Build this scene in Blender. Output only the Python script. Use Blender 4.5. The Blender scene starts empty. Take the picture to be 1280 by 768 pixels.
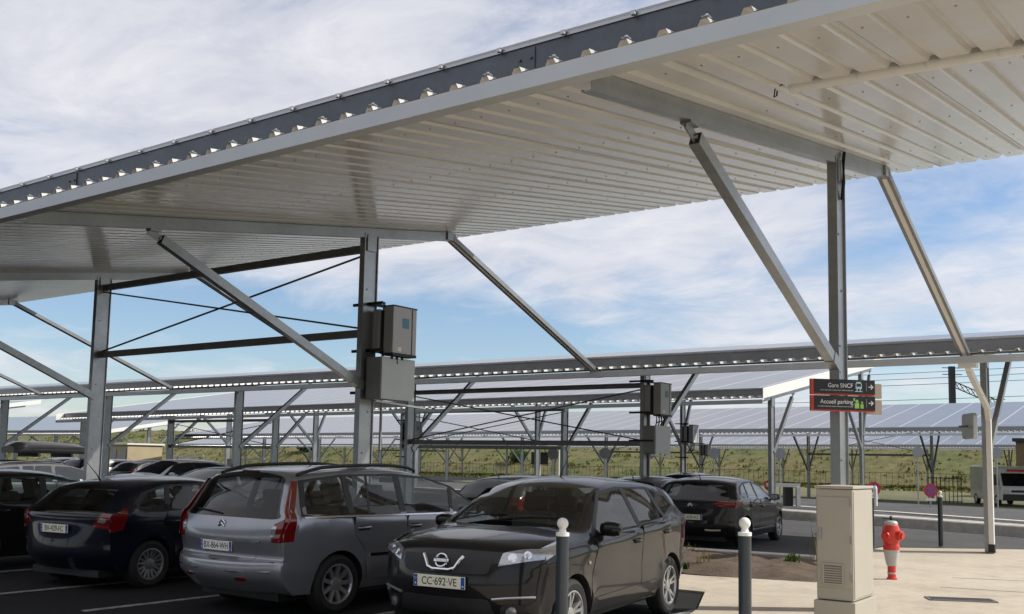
import bpy, bmesh, math, random
from mathutils import Vector, Matrix
from math import sin, cos, tan, pi, radians, sqrt, atan2
random.seed(7)
SC = bpy.context.scene
COL = SC.collection

# ------------------------------------------------------------------ materials
def newmat(name):
    m = bpy.data.materials.new(name); m.use_nodes = True
    nt = m.node_tree; b = nt.nodes['Principled BSDF']
    return m, nt, b
def N(nt, typ, **kw):
    n = nt.nodes.new(typ)
    for k, v in kw.items():
        if k in n.inputs.keys(): n.inputs[k].default_value = v
        else: setattr(n, k, v)
    return n
def ramp(nt, fac, stops):
    r = nt.nodes.new('ShaderNodeValToRGB')
    el = r.color_ramp.elements
    while len(el) < len(stops): el.new(0.5)
    for e, (p, c) in zip(el, stops):
        e.position = p; e.color = (c[0], c[1], c[2], 1)
    nt.links.new(fac, r.inputs[0]); return r
def noise(nt, scale, detail=6, rough=.6, coord='Object', vec=None):
    if vec is None:
        tc = nt.nodes.new('ShaderNodeTexCoord'); vec = tc.outputs[coord]
    n = nt.nodes.new('ShaderNodeTexNoise')
    n.inputs['Scale'].default_value = scale; n.inputs['Detail'].default_value = detail; n.inputs['Roughness'].default_value = rough
    nt.links.new(vec, n.inputs['Vector']); return n
def bump(nt, b, height, strength=.3, dist=.01):
    bp = nt.nodes.new('ShaderNodeBump'); bp.inputs['Strength'].default_value = strength; bp.inputs['Distance'].default_value = dist
    nt.links.new(height, bp.inputs['Height']); nt.links.new(bp.outputs[0], b.inputs['Normal'])
def plain(name, col, rough=.5, metal=0., var=.12, scale=6., coat=0., spec=None, bumpy=0.):
    m, nt, b = newmat(name)
    n = noise(nt, scale)
    lo = [c*(1-var) for c in col]; hi = [min(1, c*(1+var)) for c in col]
    r = ramp(nt, n.outputs[0], [(.3, lo), (.7, hi)])
    nt.links.new(r.outputs[0], b.inputs['Base Color'])
    mr = N(nt, 'ShaderNodeMapRange'); mr.inputs['To Min'].default_value = max(.02, rough*.8); mr.inputs['To Max'].default_value = min(1, rough*1.25)
    nt.links.new(n.outputs[0], mr.inputs['Value']); nt.links.new(mr.outputs[0], b.inputs['Roughness'])
    b.inputs['Metallic'].default_value = metal
    if coat: b.inputs['Coat Weight'].default_value = coat; b.inputs['Coat Roughness'].default_value = .04
    if spec is not None: b.inputs['Specular IOR Level'].default_value = spec
    if bumpy: bump(nt, b, n.outputs[0], bumpy)
    return m
def galv(name, col, rough, metal=.8):
    m, nt, b = newmat(name)
    tc = nt.nodes.new('ShaderNodeTexCoord')
    v = nt.nodes.new('ShaderNodeTexVoronoi'); v.inputs['Scale'].default_value = 28
    nt.links.new(tc.outputs['Object'], v.inputs['Vector'])
    n = noise(nt, 1.7, 5); n2 = noise(nt, 9, 4)
    mx = N(nt, 'ShaderNodeMix', data_type='RGBA'); mx.inputs[0].default_value = .35
    r1 = ramp(nt, n.outputs[0], [(.3, [c*.78 for c in col]), (.72, [c*1.12 for c in col])])
    r2 = ramp(nt, v.outputs['Color'], [(0, [c*.8 for c in col]), (1, [c*1.15 for c in col])])
    nt.links.new(r1.outputs[0], mx.inputs[6]); nt.links.new(r2.outputs[0], mx.inputs[7])
    nt.links.new(mx.outputs[2], b.inputs['Base Color'])
    b.inputs['Metallic'].default_value = metal
    mr = N(nt, 'ShaderNodeMapRange'); mr.inputs['To Min'].default_value = rough*.75; mr.inputs['To Max'].default_value = rough*1.3
    nt.links.new(n2.outputs[0], mr.inputs['Value']); nt.links.new(mr.outputs[0], b.inputs['Roughness'])
    return m
M = {}
M['galv'] = galv('galvanised_steel', (.38, .40, .415), .36, .8)
M['galv_dark'] = galv('dark_galvanised_steel', (.11, .12, .135), .42, .6)
M['galv_brace'] = galv('weathered_steel', (.26, .26, .25), .45, .7)
M['galv_mid'] = galv('mid_galvanised_steel', (.26, .27, .28), .42, .6)
M['gutter'] = plain('gutter_steel', (.52, .55, .57), .4, .25, .06, 3)
M['alu'] = plain('anodised_aluminium', (.45, .46, .47), .35, .8, .08, 4)
M['white_trim'] = plain('white_trim', (.78, .77, .74), .4, 0, .04, 3)
M['ridge_white'] = plain('white_sheet_edge', (.80, .78, .72), .4, 0, .03, 3)
M['black_rubber'] = plain('black_rubber', (.015, .015, .016), .75, 0, .2, 20)
M['black_plastic'] = plain('black_plastic', (.02, .02, .022), .5, 0, .2, 20)
M['chrome'] = plain('chrome', (.75, .76, .78), .12, 1., .03, 5)
M['rim'] = plain('alloy_rim', (.52, .53, .55), .3, .75, .06, 9)
M['rim_dark'] = plain('grey_wheel_cover', (.26, .265, .27), .42, .5, .1, 9)
M['white_paint'] = plain('white_paint', (.80, .79, .76), .45, 0, .06, 8)
M['bollard_paint'] = plain('bollard_grey_paint', (.022, .034, .042), .32, 0, .12, 5, .4)
M['cabinet'] = plain('beige_cabinet', (.43, .40, .335), .5, 0, .04, 2.5, bumpy=.02)
M['cabinet_dark'] = plain('beige_vent', (.20, .18, .15), .6, 0, .1, 60)
M['hydrant_red'] = plain('hydrant_red', (.66, .035, .022), .35, 0, .12, 7, .4)
M['hydrant_white'] = plain('hydrant_white', (.50, .51, .50), .45, 0, .1, 9)
M['grey_box'] = plain('grey_box', (.30, .31, .31), .45, .1, .08, 3)
M['light_box'] = plain('light_grey_box', (.52, .56, .56), .45, .1, .05, 3)
M['inverter'] = plain('inverter_grey', (.44, .45, .46), .45, .1, .05, 3)
M['blue_logo'] = plain('blue_logo', (.10, .28, .42), .5)
M['sign_black'] = plain('sign_black', (.012, .012, .014), .35)
M['sign_red'] = plain('sign_red', (.55, .06, .02), .45)
M['sign_white'] = plain('sign_white', (.80, .80, .80), .5, 0, .03)
M['sign_green'] = plain('sign_green', (.30, .55, .12), .5)
M['sign_cyan'] = plain('sign_pale_blue', (.45, .66, .72), .5)
M['sign_back'] = plain('sign_back_grey', (.30, .31, .33), .5, .3, .1, 4)
M['road_red'] = plain('road_sign_red', (.62, .03, .025), .5)
M['road_blue'] = plain('road_sign_blue', (.10, .12, .42), .5)
M['paint_line'] = plain('line_paint', (.24, .24, .235), .8, 0, .55, 9)
M['concrete'] = plain('kerb_concrete', (.56, .535, .49), .85, 0, .18, 5, bumpy=.1)
M['concrete_grey'] = plain('grey_concrete', (.34, .33, .31), .85, 0, .2, 4, bumpy=.1)
M['plate_blue'] = plain('plate_blue', (.02, .08, .34), .5)
M['plate_white'] = plain('plate_white', (.88, .88, .85), .5, 0, .02)
M['plate_yellow'] = plain('plate_cream', (.88, .86, .70), .5, 0, .02)
M['lamp_red'] = plain('lamp_red', (.16, .006, .006), .12, 0, .25, 30, .8)
M['lamp_clear'] = plain('lamp_clear', (.44, .46, .48), .10, .6, .22, 60, 1.)
M['lamp_dark'] = plain('lamp_dark', (.10, .10, .11), .12, .2, .25, 40, 1.)
M['tube'] = plain('tube_cover', (.62, .62, .60), .3, 0, .05, 12, .5)
M['earth'] = None
# glass
def glassy(name, col, rough=.03):
    m, nt, b = newmat(name)
    n = noise(nt, 3.0, 3)
    r = ramp(nt, n.outputs[0], [(.3, col), (.8, [c*1.8+.002 for c in col])])
    nt.links.new(r.outputs[0], b.inputs['Base Color'])
    b.inputs['Roughness'].default_value = rough; b.inputs['IOR'].default_value = 1.52
    b.inputs['Specular IOR Level'].default_value = .75
    return m
M['glass'] = glassy('tinted_car_glass', (.006, .007, .008)); M['glass'].node_tree.nodes['Principled BSDF'].inputs['Specular IOR Level'].default_value = .4
M['glass_side'] = glassy('side_car_glass', (.014, .018, .020)); M['glass_side'].node_tree.nodes['Principled BSDF'].inputs['Specular IOR Level'].default_value = .8
def clear_glass(name, tint, rough=.015):
    m = bpy.data.materials.new(name); m.use_nodes = True; nt = m.node_tree; nt.nodes.clear()
    out = nt.nodes.new('ShaderNodeOutputMaterial'); mx = nt.nodes.new('ShaderNodeMixShader'); lw = nt.nodes.new('ShaderNodeLayerWeight'); lw.inputs[0].default_value = .5; pw = N(nt, 'ShaderNodeMath', operation='POWER'); pw.inputs[1].default_value = 4.0; nt.links.new(lw.outputs['Facing'], pw.inputs[0]); fr = N(nt, 'ShaderNodeMath', operation='MULTIPLY_ADD'); fr.inputs[1].default_value = .9; fr.inputs[2].default_value = .055; nt.links.new(pw.outputs[0], fr.inputs[0])
    tr = nt.nodes.new('ShaderNodeBsdfTransparent'); tr.inputs[0].default_value = (*tint, 1); gl = nt.nodes.new('ShaderNodeBsdfGlossy'); gl.inputs['Roughness'].default_value = rough
    n = noise(nt, 2.5, 5); df = nt.nodes.new('ShaderNodeBsdfDiffuse'); df.inputs[0].default_value = (.35, .33, .30, 1)
    mr = N(nt, 'ShaderNodeMapRange'); mr.inputs['From Min'].default_value = .45; mr.inputs['From Max'].default_value = .8; mr.inputs['To Min'].default_value = .0; mr.inputs['To Max'].default_value = .05; nt.links.new(n.outputs[0], mr.inputs['Value'])
    m2 = nt.nodes.new('ShaderNodeMixShader'); nt.links.new(mr.outputs[0], m2.inputs[0]); nt.links.new(tr.outputs[0], m2.inputs[1]); nt.links.new(df.outputs[0], m2.inputs[2])
    nt.links.new(fr.outputs[0], mx.inputs[0]); nt.links.new(m2.outputs[0], mx.inputs[1]); nt.links.new(gl.outputs[0], mx.inputs[2]); nt.links.new(mx.outputs[0], out.inputs[0])
    return m
M['wind_clear'] = clear_glass('clear_windscreen', (.78, .82, .80))
M['side_clear'] = clear_glass('clear_side_glass', (.70, .76, .75))
M['rear_dark'] = clear_glass('dark_rear_glass', (.30, .32, .32))
M['interior'] = plain('car_interior', (.035, .034, .033), .8, 0, .2, 6)
M['seat'] = plain('seat_fabric', (.055, .053, .05), .9, 0, .25, 30)
def paint(name, col, metal=.3, rough=.35):
    m, nt, b = newmat(name)
    n = noise(nt, 2.2, 6, .65)
    fl = noise(nt, 900, 1)
    r = ramp(nt, n.outputs[0], [(.35, col), (.75, [min(1, c*1.12+.004) for c in col])])
    nt.links.new(r.outputs[0], b.inputs['Base Color'])
    b.inputs['Metallic'].default_value = metal
    b.inputs['Roughness'].default_value = rough
    b.inputs['Coat Weight'].default_value = .68; b.inputs['Specular IOR Level'].default_value = .1
    mr = N(nt, 'ShaderNodeMapRange'); mr.inputs['From Min'].default_value = .35; mr.inputs['From Max'].default_value = .75
    mr.inputs['To Min'].default_value = .03; mr.inputs['To Max'].default_value = .12
    nt.links.new(n.outputs[0], mr.inputs['Value']); nt.links.new(mr.outputs[0], b.inputs['Coat Roughness'])
    ge = nt.nodes.new('ShaderNodeNewGeometry'); ms = nt.nodes.new('ShaderNodeMixShader'); df = nt.nodes.new('ShaderNodeBsdfDiffuse'); df.inputs[0].default_value = (.05, .05, .048, 1)
    nt.links.new(ge.outputs['Backfacing'], ms.inputs[0]); nt.links.new(b.outputs[0], ms.inputs[1]); nt.links.new(df.outputs[0], ms.inputs[2]); nt.links.new(ms.outputs[0], nt.nodes['Material Output'].inputs[0])
    return m
M['car_black'] = paint('black_car_paint', (.010, .010, .012), .2)
M['car_blue'] = paint('midnight_blue_car_paint', (.006, .008, .018), .2)
M['car_dark'] = paint('charcoal_car_paint', (.016, .016, .018), .2)
M['car_silver'] = paint('silver_grey_car_paint', (.31, .32, .355), .65, .32)
M['car_white'] = paint('white_car_paint', (.72, .72, .71), 0)
M['car_grey'] = paint('mid_grey_car_paint', (.16, .165, .18), .5)
M['car_red'] = paint('red_car_paint', (.25, .012, .012), .1)

# roof sheet
m, nt, b = newmat('cream_roof_sheet')
n = noise(nt, .8, 7, .7); n2 = noise(nt, 14, 4)
r = ramp(nt, n.outputs[0], [(.3, (.54, .53, .505)), (.7, (.63, .62, .595))])
nt.links.new(r.outputs[0], b.inputs['Base Color'])
mr = N(nt, 'ShaderNodeMapRange'); mr.inputs['To Min'].default_value = .10; mr.inputs['To Max'].default_value = .26
nt.links.new(n2.outputs[0], mr.inputs['Value']); nt.links.new(mr.outputs[0], b.inputs['Roughness'])
M['sheet'] = m
# solar panels: grid from UV in metres
m, nt, b = newmat('solar_panel_glass')
uv = nt.nodes.new('ShaderNodeUVMap'); sep = nt.nodes.new('ShaderNodeSeparateXYZ'); nt.links.new(uv.outputs[0], sep.inputs[0])
def gridline(axis, size, w):
    d = N(nt, 'ShaderNodeMath', operation='DIVIDE'); d.inputs[1].default_value = size; nt.links.new(sep.outputs[axis], d.inputs[0])
    fr = N(nt, 'ShaderNodeMath', operation='FRACT'); nt.links.new(d.outputs[0], fr.inputs[0])
    lt = N(nt, 'ShaderNodeMath', operation='LESS_THAN'); lt.inputs[1].default_value = w/size; nt.links.new(fr.outputs[0], lt.inputs[0]); return lt
g1 = gridline(0, 1.66, .085); g2 = gridline(1, 1.0, .03)
mxm = N(nt, 'ShaderNodeMath', operation='MAXIMUM'); nt.links.new(g1.outputs[0], mxm.inputs[0]); nt.links.new(g2.outputs[0], mxm.inputs[1])
n = noise(nt, .25, 3)
cr = ramp(nt, n.outputs[0], [(.3, (.075, .074, .078)), (.7, (.105, .103, .105))])
mx = N(nt, 'ShaderNodeMix', data_type='RGBA'); mx.inputs[7].default_value = (.46, .46, .47, 1)
nt.links.new(mxm.outputs[0], mx.inputs[0]); nt.links.new(cr.outputs[0], mx.inputs[6]); nt.links.new(mx.outputs[2], b.inputs['Base Color'])
b.inputs['Roughness'].default_value = .22; b.inputs['Specular IOR Level'].default_value = .6
b.inputs['Coat Weight'].default_value = .5; b.inputs['Coat Roughness'].default_value = .3
M['pv'] = m
# asphalt
def asphalt(name, lo, hi, sc=1.0):
    m, nt, b = newmat(name)
    tc = nt.nodes.new('ShaderNodeTexCoord')
    big = noise(nt, .35*sc, 6, .65, vec=tc.outputs['Object']); fine = noise(nt, 90, 3, .7, vec=tc.outputs['Object'])
    r = ramp(nt, big.outputs[0], [(.3, lo), (.7, hi)])
    r2 = ramp(nt, fine.outputs[0], [(.35, (.55, .55, .55)), (.7, (1.35, 1.35, 1.35))])
    mx = N(nt, 'ShaderNodeMix', data_type='RGBA', blend_type='MULTIPLY'); mx.inputs[0].default_value = 1
    nt.links.new(r.outputs[0], mx.inputs[6]); nt.links.new(r2.outputs[0], mx.inputs[7])
    st = noise(nt, 1.1*sc, 7, .75, vec=tc.outputs['Object']); r4 = ramp(nt, st.outputs[0], [(.33, (.5, .5, .5)), (.42, (1, 1, 1)), (.62, (1, 1, 1)), (.75, (1.3, 1.28, 1.25))])
    mx3 = N(nt, 'ShaderNodeMix', data_type='RGBA', blend_type='MULTIPLY'); mx3.inputs[0].default_value = 1; nt.links.new(mx.outputs[2], mx3.inputs[6]); nt.links.new(r4.outputs[0], mx3.inputs[7]); nt.links.new(mx3.outputs[2], b.inputs['Base Color'])
    b.inputs['Roughness'].default_value = .9; b.inputs['Specular IOR Level'].default_value = .15
    bump(nt, b, fine.outputs[0], .5, .006)
    return m
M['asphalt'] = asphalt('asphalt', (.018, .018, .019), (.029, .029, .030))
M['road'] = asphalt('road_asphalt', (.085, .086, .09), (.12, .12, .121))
# pavement
m, nt, b = newmat('beige_pavement')
tc = nt.nodes.new('ShaderNodeTexCoord')
big = noise(nt, .5, 7, .65, vec=tc.outputs['Object']); mid = noise(nt, 5, 5, .6, vec=tc.outputs['Object']); fine = noise(nt, 120, 2, .6, vec=tc.outputs['Object'])
r = ramp(nt, big.outputs[0], [(.25, (.40, .345, .275)), (.45, (.49, .43, .345)), (.75, (.55, .485, .395))])
r2 = ramp(nt, fine.outputs[0], [(.3, (.72, .72, .72)), (.7, (1.2, 1.2, 1.2))])
r3 = ramp(nt, mid.outputs[0], [(.3, (.9, .9, .9)), (.65, (1.04, 1.04, 1.04))])
mx = N(nt, 'ShaderNodeMix', data_type='RGBA', blend_type='MULTIPLY'); mx.inputs[0].default_value = .7
mx2 = N(nt, 'ShaderNodeMix', data_type='RGBA', blend_type='MULTIPLY'); mx2.inputs[0].default_value = 1
nt.links.new(r.outputs[0], mx.inputs[6]); nt.links.new(r2.outputs[0], mx.inputs[7])
nt.links.new(mx.outputs[2], mx2.inputs[6]); nt.links.new(r3.outputs[0], mx2.inputs[7])
st = noise(nt, 1.3, 8, .75, vec=tc.outputs['Object']); r4 = ramp(nt, st.outputs[0], [(.30, (.66, .64, .61)), (.40, (.92, .91, .90)), (.5, (1, 1, 1)), (.72, (1.06, 1.06, 1.05))])
sp = nt.nodes.new('ShaderNodeTexVoronoi'); sp.inputs['Scale'].default_value = 3.1; nt.links.new(tc.outputs['Object'], sp.inputs['Vector']); r5 = ramp(nt, sp.outputs['Distance'], [(.02, (.55, .53, .5)), (.05, (1, 1, 1))])
mx3 = N(nt, 'ShaderNodeMix', data_type='RGBA', blend_type='MULTIPLY'); mx3.inputs[0].default_value = 1; mx4 = N(nt, 'ShaderNodeMix', data_type='RGBA', blend_type='MULTIPLY'); mx4.inputs[0].default_value = .8
nt.links.new(mx2.outputs[2], mx3.inputs[6]); nt.links.new(r4.outputs[0], mx3.inputs[7]); nt.links.new(mx3.outputs[2], mx4.inputs[6]); nt.links.new(r5.outputs[0], mx4.inputs[7]); nt.links.new(mx4.outputs[2], b.inputs['Base Color'])
b.inputs['Roughness'].default_value = .9; bump(nt, b, fine.outputs[0], .35, .004)
M['pavement'] = m
def soil(name, stops, sc):
    m, nt, b = newmat(name)
    a = noise(nt, sc, 8, .7); c = noise(nt, sc*9, 5, .7)
    r = ramp(nt, a.outputs[0], stops)
    r2 = ramp(nt, c.outputs[0], [(.3, (.6, .6, .6)), (.7, (1.35, 1.35, 1.35))])
    mx = N(nt, 'ShaderNodeMix', data_type='RGBA', blend_type='MULTIPLY'); mx.inputs[0].default_value = 1
    nt.links.new(r.outputs[0], mx.inputs[6]); nt.links.new(r2.outputs[0], mx.inputs[7]); nt.links.new(mx.outputs[2], b.inputs['Base Color'])
    b.inputs['Roughness'].default_value = .95; bump(nt, b, c.outputs[0], .6, .03)
    return m
M['earth'] = soil('planting_soil', [(.3, (.06, .042, .028)), (.7, (.14, .10, .068))], 3)
M['verge'] = soil('dry_verge', [(.3, (.15, .12, .07)), (.5, (.10, .105, .04)), (.7, (.20, .155, .10))], .22)
M['hill'] = soil('dry_hill_grass', [(.25, (.06, .088, .020)), (.42, (.10, .112, .032)), (.58, (.14, .12, .048)), (.75, (.075, .105, .024))], .10)
M['blade_dry'] = plain('dry_grass', (.17, .145, .055), .9, 0, .35, .5)
M['blade_green'] = plain('green_grass', (.12, .14, .036), .9, 0, .4, .4)
M['blade_olive'] = plain('olive_grass', (.125, .125, .042), .9, 0, .35, .4)
M['leaf'] = plain('green_leaf', (.06, .10, .025), .7, 0, .3, 12)
M['tan_wall'] = plain('tan_wall', (.42, .35, .22), .8, 0, .08, 1.5)
M['brown_wall'] = plain('brown_wall', (.16, .12, .07), .8, 0, .1, 1.5)
M['dark_steel'] = plain('dark_steel', (.035, .035, .037), .6, .3, .2, 4)
M['fence_black'] = plain('fence_black', (.02, .022, .022), .6, 0, .2, 4)

# ------------------------------------------------------------------ mesh helpers
class MB:
    def __init__(s): s.v = []; s.f = []; s.m = []; s.sm = []; s.uv = {}
    def add(s, verts, faces, mi=0, smooth=False):
        o = len(s.v); s.v += [tuple(v) for v in verts]
        for f in faces: s.f.append(tuple(i+o for i in f)); s.m.append(mi); s.sm.append(smooth)
    def box(s, c, d, mi=0, R=None):
        hx, hy, hz = d[0]/2, d[1]/2, d[2]/2
        p = [Vector((x, y, z)) for x in (-hx, hx) for y in (-hy, hy) for z in (-hz, hz)]
        if R is not None: p = [R @ q for q in p]
        c = Vector(c)
        s.add([q+c for q in p], [(0, 1, 3, 2), (4, 6, 7, 5), (0, 4, 5, 1), (2, 3, 7, 6), (0, 2, 6, 4), (1, 5, 7, 3)], mi)
    def span(s, a, b, mi=0):
        s.box([(p+q)/2 for p, q in zip(a, b)], [abs(q-p) for p, q in zip(a, b)], mi)
    def prof(s, a, b, outline, up=(0, 0, 1), mi=0, caps=True):
        """extrude a closed 2D outline (side, up) from a to b"""
        a, b = Vector(a), Vector(b); d = (b-a).normalized(); up = Vector(up)
        sd = d.cross(up).normalized(); u = sd.cross(d).normalized(); n = len(outline)
        vs = [p+sd*x+u*y for p in (a, b) for x, y in outline]
        fs = [(i, (i+1) % n, n+(i+1) % n, n+i) for i in range(n)]
        if caps: fs += [tuple(range(n))[::-1], tuple(range(n, 2*n))]
        s.add(vs, fs, mi)
    def bar(s, a, b, w, h, up=(0, 0, 1), mi=0):
        s.prof(a, b, [(-w/2, -h/2), (w/2, -h/2), (w/2, h/2), (-w/2, h/2)], up, mi)
    def channel(s, a, b, w, h, t=.008, up=(0, 0, 1), flip=1, mi=0):
        """C section: web vertical (height h) on one side, flanges of width w"""
        o = [(0, -h/2), (w, -h/2), (w, -h/2+.02), (w-t, -h/2+.02), (w-t, -h/2+t), (t, -h/2+t), (t, h/2-t), (w-t, h/2-t), (w-t, h/2-.02), (w, h/2-.02), (w, h/2), (0, h/2)]
        o = [((x-w/2)*flip, y) for x, y in o]
        s.prof(a, b, o, up, mi)
    def tube(s, pts, r, n=8, mi=0, caps=True):
        pts = [Vector(p) for p in pts]; rings = []; vs = []
        for i, p in enumerate(pts):
            d = (pts[min(i+1, len(pts)-1)]-pts[max(i-1, 0)]).normalized()
            a = d.cross(Vector((0, 0, 1)))
            if a.length < 1e-3: a = d.cross(Vector((0, 1, 0)))
            a.normalize(); c = d.cross(a)
            rr = r[i] if isinstance(r, (list, tuple)) else r
            vs += [p+(a*cos(2*pi*k/n)+c*sin(2*pi*k/n))*rr for k in range(n)]
        fs = [(i*n+k, i*n+(k+1) % n, (i+1)*n+(k+1) % n, (i+1)*n+k) for i in range(len(pts)-1) for k in range(n)]
        s.add(vs, fs, mi, True)
        if caps: s.add(vs[:n], [tuple(range(n))[::-1]], mi); s.add(vs[-n:], [tuple(range(n))], mi)
    def lathe(s, prof, c=(0, 0, 0), n=32, mi=0, axis='z', mis=None, cap=True):
        vs = []
        for (r, h) in prof:
            for k in range(n):
                a = 2*pi*k/n
                q = (r*cos(a), r*sin(a), h) if axis == 'z' else ((r*cos(a), h, r*sin(a)) if axis == 'y' else (h, r*cos(a), r*sin(a)))
                vs.append((q[0]+c[0], q[1]+c[1], q[2]+c[2]))
        for i in range(len(prof)-1):
            s.add(vs[i*n:(i+2)*n], [(k, (k+1) % n, n+(k+1) % n, n+k) for k in range(n)], mis[i] if mis else mi, True)
        if cap and prof[0][0] > 1e-5: s.add(vs[:n], [tuple(range(n))[::-1]], mi)
        if cap and prof[-1][0] > 1e-5: s.add(vs[-n:], [tuple(range(n))], mis[-1] if mis else mi)
    def mesh(s, name, mats, off=(0, 0, 0), fix=True, sharp=40):
        me = bpy.data.meshes.new(name)
        me.from_pydata([(v[0]-off[0], v[1]-off[1], v[2]-off[2]) for v in s.v], [], s.f)
        for mt in (mats if isinstance(mats, (list, tuple)) else [mats]): me.materials.append(mt)
        me.polygons.foreach_set('material_index', s.m); me.polygons.foreach_set('use_smooth', s.sm)
        if fix:
            bm = bmesh.new(); bm.from_mesh(me); bmesh.ops.recalc_face_normals(bm, faces=bm.faces); bm.to_mesh(me); bm.free()
        if any(s.sm):
            me.set_sharp_from_angle(angle=radians(sharp))
        me.update(); return me
    def build(s, name, mats, parent=None, world=True, fix=True, bevel=0):
        off = (0, 0, 0)
        if parent is not None and world: off = wloc(parent)
        me = s.mesh(name, mats, off, fix)
        o = bpy.data.objects.new(name, me); COL.objects.link(o)
        if parent is not None: o.parent = parent
        if bevel:
            bv = o.modifiers.new('bevel', 'BEVEL'); bv.width = bevel; bv.segments = 2; bv.limit_method = 'ANGLE'
        return o
def wloc(o):
    l = Vector((0, 0, 0))
    while o is not None: l += o.location; o = o.parent
    return l
def tag(o, label, cat, group=None):
    o['label'] = label; o['category'] = cat
    if group: o['group'] = group
    return o
def thing(name, loc, label, cat, group=None, rz=0):
    o = bpy.data.objects.new(name, None); o.empty_display_size = .2; COL.objects.link(o)
    o.location = loc; o.rotation_euler = (0, 0, rz)
    return tag(o, label, cat, group)
def struct(o, kind='structure'): o['kind'] = kind; return o
def copy_tree(o, parent=None):
    c = o.copy(); COL.objects.link(c)
    if parent is not None: c.parent = parent
    for ch in list(o.children): copy_tree(ch, c)
    return c
def text_mesh(body, size, thick=.002, align='CENTER', sx=1.0):
    cu = bpy.data.curves.new('txt', 'FONT'); cu.body = body; cu.size = size; cu.extrude = thick
    cu.align_x = align; cu.align_y = 'CENTER'
    o = bpy.data.objects.new('txt', cu); COL.objects.link(o)
    bpy.context.view_layer.update()
    me = bpy.data.meshes.new_from_object(o.evaluated_get(bpy.context.evaluated_depsgraph_get()))
    bpy.data.objects.remove(o); bpy.data.curves.remove(cu)
    if sx != 1.0:
        for v in me.vertices: v.co.x *= sx
    return me
def text(name, body, size, mat, M4, parent, align='CENTER', thick=.002, sx=1.0):
    me = text_mesh(body, size, thick, align, sx); me.materials.clear(); me.materials.append(mat)
    o = bpy.data.objects.new(name, me); COL.objects.link(o); o.parent = parent; o.matrix_local = M4; return o

# ------------------------------------------------------------------ camera
CH = 1.6350322; F = 1231.62; CY = 455.42
yaw, pit, rol = .62163922, .09736631, .01890312
fw = Vector((-sin(yaw)*cos(pit), cos(yaw)*cos(pit), sin(pit))); rt = Vector((cos(yaw), sin(yaw), 0)); upv = rt.cross(fw)
r_ = rt*cos(rol)+upv*sin(rol); u_ = -rt*sin(rol)+upv*cos(rol)
cam = bpy.data.cameras.new('camera'); co = bpy.data.objects.new('camera', cam); COL.objects.link(co)
mw = Matrix((r_, u_, -fw)).transposed().to_4x4(); mw.translation = Vector((0, 0, CH)); co.matrix_world = mw
cam.sensor_fit = 'HORIZONTAL'; cam.sensor_width = 36; cam.lens = 36*F/1280; cam.shift_y = (CY-384)/1280
cam.clip_start = .1; cam.clip_end = 3000
SC.camera = co

# ------------------------------------------------------------------ ground
def gz(y): return 0. if y < 32 else -.45*min(1, (y-32)/30)
mb = MB()
ys = [-80, 0, 20, 32, 40, 50, 62, 80, 140, 700]; xs = [-700, -200, -100, -50, 0, 50, 200, 700]
vs = [(x, y, gz(y)) for y in ys for x in xs]; nx = len(xs)
mb.add(vs, [(j*nx+i, j*nx+i+1, (j+1)*nx+i+1, (j+1)*nx+i) for j in range(len(ys)-1) for i in range(nx-1)])
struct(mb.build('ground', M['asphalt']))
def slab(name, pts, z0, z1, mat, kind='structure', bevel=0):
    mb = MB(); n = len(pts)
    mb.add([(x, y, z0) for x, y in pts]+[(x, y, z1) for x, y in pts], [tuple(range(n, 2*n))]+[(i, (i+1) % n, n+(i+1) % n, n+i) for i in range(n)])
    return struct(mb.build(name, mat, bevel=bevel), kind)
# road beyond the pavement (lighter asphalt sheet)
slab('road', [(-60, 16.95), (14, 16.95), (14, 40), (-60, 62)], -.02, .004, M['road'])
PAV = [(-16, 11.75), (-5.35, 11.75), (-4.8, 10.35), (-4.35, 8.6), (-4.25, 3), (-4.2, -12), (14, -12), (14, 35.8), (-3.29, 22.56), (-5.6, 20.75), (-5.66, 17.0), (-5.62, 16.78), (-4.62, 13.78), (-6.23, 13.36), (-16, 13.3)]
slab('pavement', PAV, -.03, .03, M['pavement'])
slab('kerb', [(-16, 16.2), (-7.84, 16.5), (-5.66, 16.8), (-5.68, 17.08), (-7.9, 16.85), (-16, 16.6)], -.03, .11, M['concrete'], bevel=.015)
# thin strips of darker grey laid across the pavement
for k, (a, bb) in enumerate([((-3.28, 15.86), (-1.2, 16.62)), ((-3.15, 14.49), (-.9, 14.98))]):
    d = Vector((bb[0]-a[0], bb[1]-a[1], 0)).normalized(); nn = Vector((-d.y, d.x, 0))*.018
    slab('pavement_strip', [(a[0]-nn.x, a[1]-nn.y), (bb[0]-nn.x, bb[1]-nn.y), (bb[0]+nn.x, bb[1]+nn.y), (a[0]+nn.x, a[1]+nn.y)], .0, .034, M['concrete_grey'])
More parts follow.
